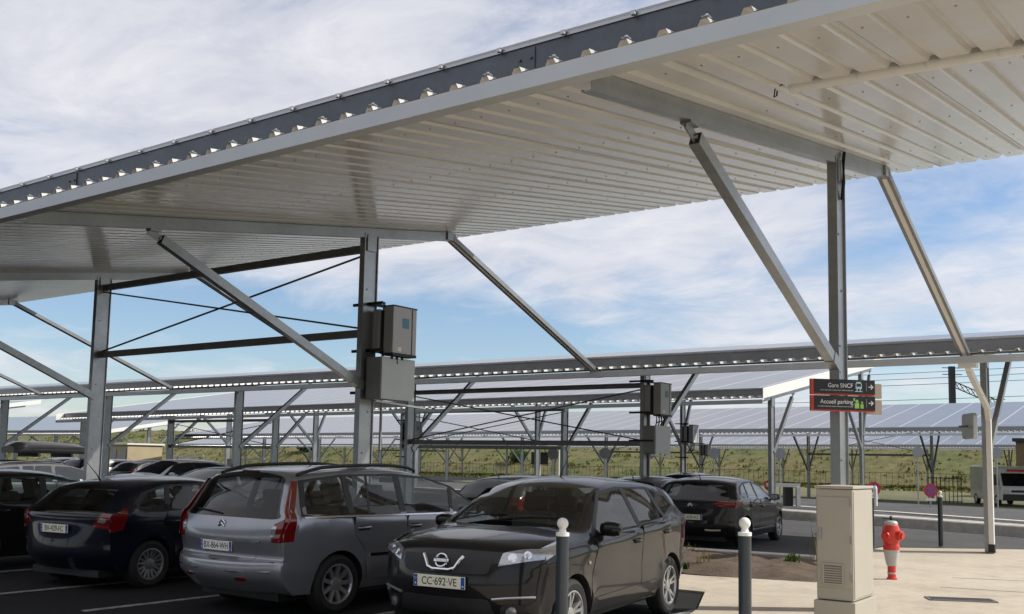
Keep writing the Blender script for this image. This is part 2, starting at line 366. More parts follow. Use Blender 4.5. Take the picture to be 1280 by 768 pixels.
# low kerb wall of the median, its dirt strip and the far kerb
A = [(-34, 38.5), (-14, 31.0), (-9.9, 29.3), (-8.07, 29.0), (-3.94, 27.09), (14, 18.4)]
Bk = [(-34, 46), (-15, 40.4), (-12.3, 38.4), (-9.9, 37.4), (-4.85, 33.42), (14, 20.5)]
def kerb_run(name, pts, pr, mats, mis):
    mb = MB(); rows = []
    for i, p in enumerate(pts):
        a = Vector(pts[max(i-1, 0)]); c = Vector(pts[min(i+1, len(pts)-1)]); d = (c-a).normalized(); nn = Vector((-d.y, d.x))
        if nn.y < 0: nn = -nn
        rows.append([(p[0]+nn.x*t, p[1]+nn.y*t, gz(p[1])+z) for t, z in pr])
    k = len(pr); mb.add([q for r in rows for q in r], [])
    for i in range(len(pts)-1):
        for j in range(k-1): mb.f.append((i*k+j, (i+1)*k+j, (i+1)*k+j+1, i*k+j+1)); mb.m.append(mis[j]); mb.sm.append(False)
    return struct(mb.build(name, mats))
kerb_run('median_island', A, [(0, -.05), (.03, .02), (.06, .24), (.10, .27), (.45, .27), (.48, .20), (.95, .19), (.97, .25), (1.18, .25), (1.22, -.05)], [M['concrete'], M['verge']], [0, 0, 0, 0, 0, 1, 0, 0, 0])
kerb_run('far_kerb', Bk, [(0, -.05), (.02, .12), (.30, .13), (.34, -.05)], [M['concrete']], [0, 0, 0])
# dry verge and grassy flat up to the hill
mb = MB()
V = [(-34, 50, 0), (-16, 46, 0), (-10, 41.6, 0), (-4, 37.5, 0), (20, 24, 0), (60, 60, 0), (60, 112, 0), (-120, 112, 0), (-120, 90, 0), (-34, 90, 0)]
g = []
nx_, ny_ = 36, 30
for j in range(ny_+1):
    for i in range(nx_+1):
        x = -60+i*100/nx_; y0 = max(36.0-.62*(x+4)*1.0, 40) if x < 0 else 36
        y0 = 37.5-.68*(x+4) if x > -30 else 55.2
        y0 = max(y0, 30); y = y0+(118-y0)*j/ny_
        g.append((x, y, gz(y)+.008+(.05*random.random() if 0 < j else 0)))
mb.add(g, [(j*(nx_+1)+i, j*(nx_+1)+i+1, (j+1)*(nx_+1)+i+1, (j+1)*(nx_+1)+i) for j in range(ny_) for i in range(nx_)], 0, True)
struct(mb.build('verge', M['verge']))
# embankment
from mathutils import noise as mn
mb = MB(); nx_, ny_ = 120, 26; g = []
for j in range(ny_+1):
    for i in range(nx_+1):
        x = -420+i*5.0; t = j/ny_; y = 112+t*70
        h = 7.2*max(0, min(1, (y-113)/22))**.85
        h += (mn.noise(Vector((x*.06, y*.09, 0)))*1.1+mn.noise(Vector((x*.2, y*.25, 3)))*.5)*min(1, h/3)
        g.append((x, y, -.47+h))
mb.add(g, [(j*(nx_+1)+i, j*(nx_+1)+i+1, (j+1)*(nx_+1)+i+1, (j+1)*(nx_+1)+i) for j in range(ny_) for i in range(nx_)], 0, True)
struct(mb.build('embankment', M['hill']))
def hillz(x, y):
    h = 7.2*max(0, min(1, (y-113)/22))**.85
    h += (mn.noise(Vector((x*.06, y*.09, 0)))*1.1+mn.noise(Vector((x*.2, y*.25, 3)))*.5)*min(1, h/3)
    return -.47+h
for nm in ('blade_dry', 'blade_green', 'blade_olive', 'leaf'):
    nt_ = M[nm].node_tree; b_ = nt_.nodes['Principled BSDF']; tr = nt_.nodes.new('ShaderNodeBsdfTranslucent'); mxs = nt_.nodes.new('ShaderNodeMixShader'); mxs.inputs[0].default_value = .72
    src = b_.inputs['Base Color'].links[0].from_socket; nt_.links.new(src, tr.inputs[0]); nt_.links.new(b_.outputs[0], mxs.inputs[1]); nt_.links.new(tr.outputs[0], mxs.inputs[2]); nt_.links.new(mxs.outputs[0], nt_.nodes['Material Output'].inputs[0])
def tufts(name, n, xr, yr, zf, hr, wr, mats, wts):
    mb = MB(); rnd = random.Random(3)
    for _ in range(n):
        x = rnd.uniform(*xr); y = rnd.uniform(*yr); z = zf(x, y); mi = rnd.choices(range(len(mats)), wts(x, y))[0]
        H = rnd.uniform(*hr)
        for q in range(4):
            a = rnd.uniform(0, 2*pi); w = rnd.uniform(*wr); lx, ly = cos(a), sin(a); le = rnd.uniform(.1, .6)*H
            bx, by = x+rnd.uniform(-.5, .5), y+rnd.uniform(-.5, .5)
            mb.add([(bx-lx*w, by-ly*w, z-.1), (bx+lx*w, by+ly*w, z-.1), (bx+lx*w*.4-ly*le, by+ly*w*.4+lx*le, z+H*rnd.uniform(.6, 1)), (bx-lx*w*.5-ly*le, by-ly*w*.5+lx*le, z+H*rnd.uniform(.5, .9))], [(0, 1, 2, 3)], mi)
    return struct(mb.build(name, mats, fix=False), 'stuff')
def wt(x, y):
    g = mn.noise(Vector((x*.035, y*.06, 7)))+(.0 if x > -55 else .45)
    return (max(.08, .55-g), max(.06, .3+g*1.2), .5)
gm = [M['blade_dry'], M['blade_green'], M['blade_olive']]
tag(tufts('hill_grass', 5000, (-230, 40), (113, 138), hillz, (.08, .34), (.05, .2), gm, wt), 'long dry and green grass covering the embankment', 'grass')
tag(tufts('verge_grass', 2600, (-110, 20), (92, 114), lambda x, y: gz(y), (.15, .4), (.05, .2), gm, lambda x, y: (.3, .8, .4)), 'greener grass at the foot of the embankment', 'grass')
# shrubs on the hill
def shrub(x, y, s, label, grp):
    mb = MB(); rnd = random.Random(int(x*31+y)); z = hillz(x, y)
    for _ in range(260):
        d = Vector((rnd.gauss(0, 1), rnd.gauss(0, 1), rnd.gauss(0, 1))).normalized()*rnd.uniform(.35, 1)**.6
        p = Vector((x, y, z+s*.7))+Vector((d.x*s*1.2, d.y*s*1.2, d.z*s*.75))*(1+.35*mn.noise(d*2+Vector((x, y, 0))))
        a = Vector((rnd.uniform(-1, 1), rnd.uniform(-1, 1), rnd.uniform(-1, 1)))*.22*s; c = Vector((rnd.uniform(-1, 1), rnd.uniform(-1, 1), rnd.uniform(-1, 1)))*.22*s
        mb.add([p-a, p+c, p+a, p-c], [(0, 1, 2, 3)])
    o = mb.build('shrub', M['leaf'], fix=False); tag(o, label, 'shrub', grp)
for (x, y, s) in [(-41, 125, .7), (-83, 118, 1.2), (-130, 120, 1.5)]:
    shrub(x, y, s, 'low green shrub growing among dry grass on the embankment', 'shrubs on the embankment')
# parking lines
def line(p, q, w=.1):
    p, q = Vector(p+(0,)), Vector(q+(0,)); d = (q-p).normalized(); nn = Vector((-d.y, d.x, 0))*w/2
    return [((p-nn).x, (p-nn).y), ((q-nn).x, (q-nn).y), ((q+nn).x, (q+nn).y), ((p+nn).x, (p+nn).y)]
for x in (-16.3, -13.55, -11.45, -9.62, -7.28, -4.9-.05, -18.6, -21.1, -23.6):
    slab('bay_line', line((x, 5.9), (x+.12, 10.6)), -.01, .004, M['paint_line'])

# ------------------------------------------------------------------ canopies
T = math.atan(.1672); TT = .1672
def canopy(label, Xr, length, Y, z0, D, over=.85, sl=0., rows=(), rx=(), clamps=False, band=.215, gable_r=True, gable_l=True, group='solar carport canopies', brace=None, links=(), pipe=None, rafters=True, fringe=.34, step=.283, TT=TT):
    """Xr right end, Y front rafter end, z0 rafter underside there; sl = fall along the row"""
    root = thing('solar_canopy', (Xr, Y, 0), label, 'canopy', group)
    Xl = Xr-length
    zx = lambda X: z0+(X-Xr)*sl
    zs = lambda X, y: zx(X)+.155+(y-Y)*TT          # sheet underside
    y0, y1 = Y-fringe, Y+D+over
    # corrugated sheet
    mb = MB(); n = int(length/step); prof = []
    for i in range(n):
        x = Xr-i*step
        prof += [(x, 0), (x-.185, 0), (x-.205, .040), (x-.25, .040), (x-.27, 0)]
    prof.append((Xr-n*step, 0))
    vs = []
    for x, dz in prof: vs += [(x, y0, zs(x, y0)+dz), (x, y1, zs(x, y1)+dz)]
    mb.add(vs, [(2*i, 2*i+1, 2*i+3, 2*i+2) for i in range(len(prof)-1)])
    # underside and top skins so that the sheet has thickness
    t = .004
    vs2 = [(x, y, z+t) for x, y, z in vs]
    mb.add(vs2, [(2*i, 2*i+2, 2*i+3, 2*i+1) for i in range(len(prof)-1)])
    mb.build('roof_sheet', M['sheet'], root, fix=False)
    if clamps:
        sm = MB()
        for yy in (Y+.6, Y+2.6, Y+4.6, Y+6.6, Y+8.2):
            for i in range(int(18/step)):
                x = Xr-i*step-.09; z = zs(x, yy); sm.lathe([(.008, -.006), (.008, .001)], (x, yy, z), 6)
        sm.build('sheet_screws', M['galv'], root)
        lp = MB()
        for i in range(0, int(30/step), 4):
            x = Xr-i*step-.16; lp.add([(x, y0, zs(x, y0)-.003), (x-.012, y0, zs(x, y0)-.003), (x-.012, y1, zs(x, y1)-.003), (x, y1, zs(x, y1)-.003)], [(0, 1, 2, 3)])
        lp.build('sheet_lap', M['gutter'], root)
    # gutter along the low edge
    def lx(mbx, y, za, zb, yb, mi=0):
        mbx.span((Xl, y, za), (Xr, yb, zb), mi)
    def slbar(ya, yb, dza, dzb, name, mat, x0=Xl, x1=Xr):
        mb = MB()
        for X in (x0, x1): pass
        v = [(X, yy, zs(X, Y)+dz) for X in (x0, x1) for yy in (ya, yb) for dz in (dza, dzb)]
        mb.add(v, [(0, 1, 3, 2), (4, 6, 7, 5), (0, 4, 5, 1), (2, 3, 7, 6), (0, 2, 6, 4), (1, 5, 7, 3)])
        return mb
    gz1 = -fringe*TT-.055
    g = MB()
    out = [(0, -.125), (.12, -.125), (.12, -.117), (.008, -.117), (.008, -.012), (.028, -.012), (.028, -.006), (0, -.006)]
    n_ = len(out)
    g.add([(X, y0-.115+a, zs(X, Y)+gz1+b_) for X in (Xl, Xr) for a, b_ in out], [(i, (i+1) % n_, n_+(i+1) % n_, n_+i) for i in range(n_)]+[tuple(range(n_))[::-1], tuple(range(n_, 2*n_))])
    g.build('gutter', M['gutter'], root)
    # dark closing band and light frame on top of it
    slbar(Y, Y+.012, -.045, band, 'b', None).build('edge_band', M['galv_dark' if clamps else 'galv_mid'], root)
    slbar(Y-.012, Y+.05, .002+band, .002+band+.022, 'b', None).build('frame_strip', M['alu'], root)
    if clamps:
        cm = MB(); cm.box((0, 0, 0), (.03, .025, .028)); cm.box((0, .01, .016), (.04, .03, .006)); me = cm.mesh('clamp', M['alu'])
        nC = 0; X = Xr-.3
        while X > Xl+.2 and nC < 75:
            o = bpy.data.objects.new('clamp', me); COL.objects.link(o); o.parent = root
            o.location = (X-Xr, -.035, zs(X, Y)+band+.016); X -= .566; nC += 1
        sp = MB(); sp.box((0, 0, 0), (.16, .006, band*1.0))
        for sx, sz in ((-.05, -.06), (.05, -.06), (-.05, .06), (.05, .06)): sp.lathe([(.0, -.012), (.011, -.012), (.011, 0)], (sx, -.004, sz), 6, axis='y')
        X = -4.02
        while X > Xl:
            o = sp.build('splice_plate', M['galv_dark'], root, world=False); o.location = (X-Xr, -.006, zs(X, Y)-.03+(band+.03)/2); X -= 6.
        # little fixings on the sheet ribs
        cl = MB(); cl.box((0, 0, .012), (.05, .05, .004)); cl.lathe([(.012, .014), (.012, .03)], n=6); me = cl.mesh('fixing', M['alu'])
        X = Xr-.2275
        k = 0
        while X > Xl and k < 80:
            if k % 2 == 0:
                o = bpy.data.objects.new('fixing', me); COL.objects.link(o); o.parent = root
                o.location = (X-Xr, -fringe+.04, zs(X, Y-fringe+.04)+.047)
            X -= step; k += 1
    # solar panels: one glazed field with a module grid
    pm = MB(); zt = band+.026
    v = []
    for X in (Xl, Xr):
        for yy in (Y+.0, Y+D+over-.1):
            for dz in (0, .026): v.append((X, yy, zs(X, yy)+zt+dz))
    pm.add(v, [(0, 1, 3, 2), (4, 6, 7, 5), (0, 4, 5, 1), (2, 3, 7, 6), (0, 2, 6, 4), (1, 5, 7, 3)])
    po = pm.build('solar_panels', M['pv'], root)
    uvl = po.data.uv_layers.new(name='UVMap')
    for lp in po.data.loops:
        c = po.data.vertices[lp.vertex_index].co; uvl.data[lp.index].uv = (c.x+500, c.y+500)
    for X, on in ((Xr, gable_r), (Xl, gable_l)):
        if on:
            gb = MB(); e = .012 if X == Xr else -.012
            v = [(X+dx, yy, zs(X, yy)+dz) for dx in (0, e) for yy in (Y-fringe-.1, y1) for dz in (-.02, zt+.05)]
            gb.add(v, [(0, 1, 3, 2), (4, 6, 7, 5), (0, 4, 5, 1), (2, 3, 7, 6), (0, 2, 6, 4), (1, 5, 7, 3)])
            gb.build('gable_fascia', M['white_trim'], root)
    # frames
    bolt = MB()
    for X in rx:
        if rafters:
            r = MB()
            a = (X, Y+.02, zs(X, Y+.02)-.080); c = (X, Y+D, zs(X, Y+D)-.080)
            r.channel(a, c, .09, .15, flip=-1)
            for q in range(7):
                yy = Y+.6+q*(D-1.2)/6; r.lathe([(0, -.07), (.014, -.07), (.014, -.04)], (X, yy, zs(X, yy)-.1), 6, axis='x')
            r.build('rafter', M['galv'], root)
        for (py, sk) in rows:
            zt_ = zs(X, py)-.155
            gzz = gz(py)
            p = MB()
            # post: two back to back channels, deep along the row's cross direction
            p.prof((X, py, gzz), (X, py, zt_+.05), [(-.055, -.16), (.055, -.16), (.055, -.145), (.03, -.145), (.03, .145), (.055, .145), (.055, .16), (-.055, .16), (-.055, .145), (-.03, .145), (-.03, -.145), (-.055, -.145)], up=(0, 1, 0))
            p.box((X, py, gzz+.012), (.32, .44, .025))
            for q in range(8):
                zz = gzz+.4+q*(zt_-.6-gzz)/7
                p.lathe([(0, .045), (.013, .045), (.013, .028)], (X, py+(.05 if q % 2 else -.05), zz), 6, axis='x')
            p.box((X, py, zt_-.1), (.124, .2, .26))
            p.build('post', M['galv'], root)
            for (dy, zl) in sk:
                yb = py+(.16 if dy > 0 else -.16)
                yt = py+dy; ztp = zs(X, yt)-.155
                b0 = Vector((X, yb, gzz+zl)); b1 = Vector((X, yt, ztp-.07)); dd = (b1-b0).normalized()
                s_ = MB(); e1 = b1-dd*.12; s_.prof(b0-dd*.02, e1, [(-.05, -.06), (.05, -.06), (.05, .06), (-.05, .06)], mi=0)
                s_.prof(e1-dd*.02, e1+dd*.004, [(-.044, -.054), (.044, -.054), (.044, .054), (-.044, .054)], mi=1)  # dark end plate stands for the shaded hollow of an open tube
                s_.build('strut', [M['galv'], M['dark_steel']], root)
                s2 = MB(); s2.bar(b1-dd*.2, b1+dd*.08, .014, .09); s2.box((X, yt, ztp-.02), (.10, .16, .035))
                s2.lathe([(0, -.03), (.018, -.03), (.018, .03), (0, .03)], b1-dd*.1, 6, axis='x')
                s2.build('strut_bracket', M['galv'], root)
                s2 = MB(); s2.bar(b0-dd*.10, b0+dd*.16, .114, .134); s2.build('strut_shoe', M['galv'], root)
    if brace:
        for (xa, xb, yb, zhi, zlo) in brace:
            bm_ = MB(); bm_.channel((xa, yb, zhi), (xb, yb, zhi), .08, .12); bm_.build('tie_beam', M['galv_brace'], root)
            bm_ = MB(); bm_.channel((xa, yb, zlo), (xb, yb, zlo), .08, .12); bm_.build('tie_beam', M['galv_brace'], root)
            for (p, q) in (((xa, zhi-.08), (xb, zlo+.06)), ((xa, zlo+.06), (xb, zhi-.08))):
                c = MB(); yo = .015 if p[1] > q[1] else -.015
                c.tube([(p[0], yb+yo, p[1]), (q[0], yb+yo, q[1])], .018, 6); c.build('cross_brace', M['galv_brace'], root)
    for (X, ya, za, yb, zb) in links:
        l = MB(); t_ = .01
        o = [(-.034, -.030), (.034, -.030), (.034, -.02), (-.034, -.02)]
        l.prof((X, ya, za), (X, yb, zb), o, mi=1)
        for sg in (-1, 1): l.prof((X+sg*.058, ya, za), (X+sg*.058, yb, zb), [(-.021, -.040), (.021, -.040), (.021, .045), (-.021, .045)], mi=0)
        l.build('link_channel', [M['galv_mid'], M['white_trim']], root)
        l = MB(); l.box((X, ya-.05, za+.02), (.15, .22, .14)); l.build('link_bracket', M['galv'], root)
        l = MB(); l.box((X, yb+.02, zb), (.2, .1, .16)); l.build('link_shoe', M['galv'], root)
    if pipe:
        pp = MB()
        for a, c in zip(pipe[:-1], pipe[1:]): pp.bar(a, c, .095, .095, up=(0, 1, .01))
        pp.box((pipe[0][0], pipe[0][1], pipe[0][2]+.02), (.3, .2, .08))
        pp.build('downpipe', M['white_trim'], root, bevel=.008)
        pb = MB(); q = pipe[-1]; pb.box((q[0], q[1], q[2]+.1), (.115, .115, .16)); pb.build('downpipe_shoe', M['black_plastic'], root)
    return root

X0 = -3.518
rx1 = [X0-7.5*i for i in range(5)]
c1 = canopy('nearest solar canopy overhead with cream corrugated underside, reaching over the parked cars', -.55, 41, 5.72, 4.228, 7.67, over=.95, fringe=.30, band=.28, rows=[(11.37, [(-3.95, 2.8)])], rx=rx1, clamps=True,
            brace=[(X0-7.5, X0-15, 11.37, 5.0, 3.62)],
            links=[(x+(.32 if i == 2 else 0), 13.42, 5.56, 18.62, 3.56) for i, x in enumerate(rx1)])
rx2 = [X0-.17-7.5*i for i in range(8)]
c2 = canopy('second solar canopy, across the aisle, its low dark front edge dotted with white ribs', -2.2, 68, 18.75, 3.53, 7.0, over=.4, TT=.138, rows=[(21.16, [(3.1, 1.95)])], rx=rx2,
            brace=[(X0-.17-7.5, X0-.17-15, 21.16, 3.5, 2.1)],
            pipe=[(-3.5, 18.60, 3.42), (-3.5, 18.66, 3.36), (-3.56, 20.6, 2.80), (-3.60, 20.92, 2.6), (-3.60, 20.92, .03)])
c3 = canopy('third solar canopy ending in a white sloping gable edge behind the direction sign', -10.93, 38.4, 28.5, 3.54, 11.4, over=.9, sl=.008, rows=[(29.2, [(1.9, 2.1)]), (38.6, [(-2.6, 2.5), (1.2, 3.0)])], rx=[-11.1-7.5*i for i in range(6)], brace=[(-18.6, -26.1, 29.2, 3.45, 2.1), (-33.6, -41.1, 29.2, 3.2, 2.0)])
c3b = canopy('solar canopy at far left with white gable edge, glimpsed below the link channels', -74, 60, 28.5, 3.12, 11.4, over=.9, rows=[(31., [(2.2, 2.1)]), (37.5, [(-2.2, 2.6)])], rx=[-74.6-7.5*i for i in range(5)])
c4 = canopy('fourth solar canopy far across the car park above the hillside fence line', 4, 84, 57.8, 3.60, 11.4, over=.9, sl=.006, rows=[(63.0, [(-3, 1.9), (3, 1.9)])], rx=[1-7.5*i for i in range(11)], gable_r=False, brace=[(-29, -36.5, 63.0, 4.0, 2.4), (-51.5, -59, 63.0, 3.9, 2.3), (-14, -21.5, 63.0, 4.1, 2.4)])
c4b = canopy('solar canopy at left whose long white gable slopes up behind the third post', -76, 60, 47.8, 3.12, 11.4, over=.9, rows=[(52.5, [(-3, 1.9), (3, 1.9)])], rx=[-77-7.5*i for i in range(4)])
c5 = canopy('farthest solar canopy in front of the grassy embankment', 10, 150, 101, 3.66, 10.5, over=.6, sl=.0048, rows=[(106.0, [(-3, 1.9), (3, 1.9)])], rx=[6-7.5*i for i in range(19)], gable_r=False)
c6 = canopy('distant solar canopy with small white gable seen between the posts on the left', -144, 70, 131, 3.5, 10.5, over=.6, rows=[(136.0, [(-3, 1.9), (3, 1.9)])], rx=[-145-7.5*i for i in range(4)])

c0 = canopy('unseen solar canopy behind the camera, added to cut the sky light', 6, 60, -14.5, 3.6, 9.5, over=.9, rows=[(-9, [(3, 2.0), (-3, 2.0)])], rx=[2-7.5*i for i in range(7)])  # out of view, added to block fill light from behind the camera

# lamp tube under the first canopy
t = thing('strip_light', (-2.72, 7.57, 4.74), 'long white strip light fixed under the cream roof, black cable loop at its end', 'light')
mb = MB(); a = Vector((-2.72, 7.57, 4.72)); bb = Vector((-.62, 7.90, 4.765))
mb.prof(a, bb, [(-.05, .03), (-.055, -.02), (.055, -.02), (.05, .03)]); mb.build('housing', M['alu'], t)
mb = MB(); mb.tube([a+Vector((.02, 0, -.035)), bb+Vector((0, 0, -.035))], .05, 14); mb.build('tube_cover', M['tube'], t)
d = (bb-a).normalized()
for k in range(4):
    mb = MB(); mb.lathe([(.053, 0), (.053, .03)], a+d*(.02+.5*k)+Vector((0, 0, -.03)), 14, axis='x'); mb.build('clip', M['light_box'], t)
mb = MB(); mb.tube([a+Vector((.02, .03, 0)), a+Vector((-.06, .01, .01)), a+Vector((-.10, -.02, -.03)), a+Vector((-.11, -.02, -.10)), a+Vector((-.095, 0, -.08)), a+Vector((-.09, 0, -.04))], .007, 6); mb.build('cable', M['black_rubber'], t)
# black cable up the near post
mb = MB(); mb.tube([(X0+.075, 11.45, 5.32), (X0+.085, 11.38, 5.2), (X0+.08, 11.4, 4.95), (X0+.05, 11.42, 4.75)], .02, 8)
tag(mb.build('power_cable', M['black_rubber']), 'black cable running down the post above the direction sign', 'cable')

# inverters
def inverter(X, Y, z, label, cables):
    t = thing('inverter', (X, Y, z), label, 'inverter', 'inverters mounted on canopy posts')
    mb = MB(); mb.span((X+.06, Y-.10, z+.06), (X+.20, Y+.42, z+.74)); mb.build('back_panel', M['inverter'], t, bevel=.008)
    mb = MB(); mb.span((X+.20, Y-.06, z+.02), (X+.30, Y+.44, z+.72)); mb.build('dark_gap', M['black_plastic'], t)  # black block stands for the dark gap behind the casing
    mb = MB(); mb.span((X+.30, Y-.10, z), (X+.50, Y+.46, z+.78)); mb.build('casing', M['inverter'], t, bevel=.012)
    mb = MB(); mb.span((X+.502, Y+.34, z+.02), (X+.506, Y+.355, z+.76)); mb.span((X+.30, Y-.102, z-.012), (X+.508, Y+.462, z+.03)); mb.span((X+.30, Y-.102, z+.77), (X+.508, Y+.462, z+.79)); mb.build('casing_trim', M['dark_steel'], t)
    mb = MB(); mb.span((X+.503, Y+.12, z+.44), (X+.506, Y+.27, z+.60)); mb.build('logo', M['blue_logo'], t)
    for zz in (z+.80, z+.05, z-.62):
        mb = MB(); mb.span((X-.30, Y-.20, zz), (X+.34, Y-.17, zz+.045)); mb.span((X+.06, Y-.2, zz), (X+.10, Y+.3, zz+.045)); mb.build('mounting_rail', M['dark_steel'], t)
    mb = MB(); mb.span((X+.5005, Y+.02, z+.06), (X+.503, Y+.10, z+.13)); mb.build('warning_label', M['plate_yellow'], t)
    for k in range(3):
        mb = MB(); a = Y+.0+k*.12; mb.tube([(X+.40, a, z-.012), (X+.40, a, z-.06)], .022, 8); mb.build('cable_gland', M['black_rubber'], t)
    mb = MB(); mb.tube([(X+.40, Y+.12, z-.05), (X+.40, Y+.13, z-.12), (X+.30, Y+.10, z-.16)], .014, 6); mb.build('lead', M['black_rubber'], t)
    mb = MB(); mb.tube([(X+.05, Y+.16, z+.9), (X+.055, Y+.16, z-1.5)], .022, 8); mb.build('conduit', M['grey_box'], t)
    if cables:
        for k in range(4):
            mb = MB(); a = k*.13
            mb.tube([(X+.36, Y-.04+a, z+.02), (X+.37, Y-.06+a, z-.16), (X+.30, Y+.0+a, z-.28), (X+.2, Y+.06+a, z-.34)], .018, 6); mb.build('cable', M['black_rubber'], t)
def fusebox(X, Y, z, label):
    t = thing('junction_box', (X, Y, z), label, 'electric box', 'grey junction boxes on canopy posts')
    mb = MB(); mb.span((X+.06, Y-.16, z), (X+.36, Y+.62, z+.66)); mb.build('casing', M['grey_box'], t, bevel=.008)
    mb = MB(); mb.span((X+.362, Y-.16, z-.005), (X+.40, Y+.62, z+.665)); mb.build('door', M['light_box'], t, bevel=.008)
    mb = MB(); mb.bar((X+.2, Y-.1, z-.03), (X+.36, Y+.9, z-.10), .08, .03); mb.build('cable_tray', M['galv'], t)
inverter(X0-7.5+.02, 11.52, 3.26, 'grey inverter high on the post behind the silver car', False)
fusebox(X0-7.5+.02, 11.46, 2.56, 'pale grey box low under the inverter on the post behind the silver car')
inverter(X0-.17-7.5, 21.1, 2.76, 'grey inverter with looping black cables on the post behind the black car roof', True)
fusebox(X0-.17-7.5, 21.1, 1.86, 'grey box with slanted pale door below the cabled inverter')
inverter(-18.6+.02, 38.6, 2.5, 'dark inverter on a third canopy post above the black hatchback', True)
inverter(-26.1+.02, 29.25, 2.3, 'small inverter with cable loop on a third canopy post behind the braces', True)
inverter(-29+.02, 63.05, 2.2, 'tiny far inverter under the fourth canopy beside its cross brace', False)

# direction signs on the near post
def fsign(z0, z1, body, sx, dashes, icon, label):
    p0, p1 = Vector((-3.655, 10.78, 0)), Vector((-3.115, 11.30, 0)); d = (p1-p0); L = d.length; ang = atan2(d.y, d.x)
    t = thing('direction_sign', (p0.x, p0.y, z0), label, 'sign', 'direction signs on the post'); t.rotation_euler = (0, 0, ang)
    H = z1-z0
    def b(x0, x1, y0, y1, za, zb, nm, mt):
        q = MB(); q.span((x0, y0, za), (x1, y1, zb)); return q.build(nm, mt, t, world=False, bevel=.002)
    b(0, L, -.028, .012, 0, H, 'frame', M['sign_red'])
    b(.035, L+.004, -.034, -.0285, .016, H, 'panel', M['sign_black'])
    b(L-.06, L+.13, .05, .09, -.02, H-.03, 'rear_panel', M['cabinet'])
    Rx = Matrix.Rotation(pi/2, 4, 'X'); xr = L*.655
    text('lettering', body, .068, M['sign_white'], Matrix.Translation((xr, -.0345, H*.60)) @ Rx, t, 'RIGHT', .001, sx)
    q = MB(); x = xr; rnd = random.Random(len(body))
    while x > xr-dashes*L: w_ = rnd.uniform(.012, .045); q.span((x-w_, -.0355, H*.27), (x, -.0342, H*.27+.011)); x -= w_+.007
    q.build('small_lettering', M['grey_box'], t, world=False)
    b(L-.104, L-.098, -.0365, -.0342, .05, H-.03, 'divider', M['grey_box'])
    q = MB(); cx, cz = L-.045, H*.56
    q.span((cx-.030, -.0365, cz-.005), (cx+.026, -.0342, cz+.005))
    for sg in (-1, 1): q.prof((cx+.030, -.0342, cz), (cx+.030, -.0368, cz), [(0, 0), (.028, sg*.028), (.036, sg*.021), (.015, 0)], up=(0, 0, 1))
    for v in range(len(q.v)): pass
    q.build('arrow', M['sign_white'], t, world=False)
    ix = L*.745
    if icon == 'train':
        q = MB()
        q.span((ix-.036, -.037, .075), (ix+.036, -.0342, .135)); q.span((ix-.026, -.037, .1355), (ix+.026, -.0342, .152)); q.span((ix-.045, -.037, .042), (ix+.045, -.0342, .049)); q.span((ix-.024, -.037, .0495), (ix-.014, -.0342, .0745)); q.span((ix+.014, -.037, .0495), (ix+.024, -.0342, .0745))
        q.build('train_symbol', M['sign_cyan'], t, world=False)
        q = MB(); q.span((ix-.026, -.0395, .100), (ix+.026, -.0372, .132)); q.build('symbol_window', M['sign_black'], t, world=False)
    else:
        q = MB()
        for (cx, w, h) in ((ix-.024, .052, .062), (ix+.036, .036, .048)):
            q.span((cx-w/2, -.037, .036), (cx+w/2, -.0342, .036+h)); q.lathe([(0, -.0385), (w*.34, -.0385), (w*.34, -.0342)], (cx, 0, .036+h+.018), 14, axis='y')
        q.span((ix-.066, -.0372, .118), (ix-.046, -.0342, .150))
        q.build('people_symbol', M['sign_green'], t, world=False)
fsign(2.425, 2.60, 'Gare SNCF', .92, .52, 'train', 'black direction sign reading Gare SNCF, the upper of the pair on the post')
fsign(2.245, 2.418, 'Accueil parking', .92, .56, 'people', 'black direction sign reading Accueil parking, lower of the pair on the post')

# cabinet
t = thing('electricity_cabinet', (-2.9, 9.2, .03), 'beige metal electricity cabinet with small vent on the pavement', 'cabinet')
CX0, CX1, CY0, CY1 = -3.02, -2.69, 9.04, 9.66
mb = MB(); mb.span((CX0, CY0, .44), (CX1, CY1, 1.43)); mb.build('casing', M['cabinet'], t, bevel=.008)
mb = MB(); mb.span((CX0-.02, CY0-.03, .03), (CX1+.02, CY1+.03, .432)); mb.build('plinth', M['cabinet'], t, bevel=.006)
mb = MB(); mb.span((CX0-.012, CY0-.014, 1.434), (CX1+.012, CY1+.014, 1.46)); mb.build('lid', M['cabinet'], t, bevel=.006)
mb = MB(); mb.span((CX0+.012, CY0-.010, .55), (CX1-.014, CY0-.001, 1.36)); mb.build('door', M['cabinet'], t, bevel=.003)
mb = MB(); mb.span((CX0+.075, CY0-.018, .59), (CX0+.235, CY0-.0105, .75)); mb.build('vent', M['cabinet_dark'], t)
mb = MB()
for a, c in (((.06, .575), (.25, .59)), ((.06, .75), (.25, .765)), ((.06, .59), (.075, .75)), ((.235, .59), (.25, .75))): mb.span((CX0+a[0], CY0-.026, a[1]), (CX0+c[0], CY0-.0105, c[1]))
for k in range(7): mb.span((CX0+.075, CY0-.021, .60+k*.021), (CX0+.235, CY0-.0182, .608+k*.021))
mb.build('vent_frame', M['cabinet'], t)
mb = MB(); mb.span((CX1+.0005, CY0+.02, .46), (CX1+.006, CY1-.02, 1.41)); mb.build('side_panel', M['cabinet'], t, bevel=.002)
mb = MB(); mb.lathe([(0, -.012), (.022, -.012), (.022, 0)], (CX0+.2, CY0-.03, .25), 16, axis='y'); mb.build('lock', M['alu'], t)

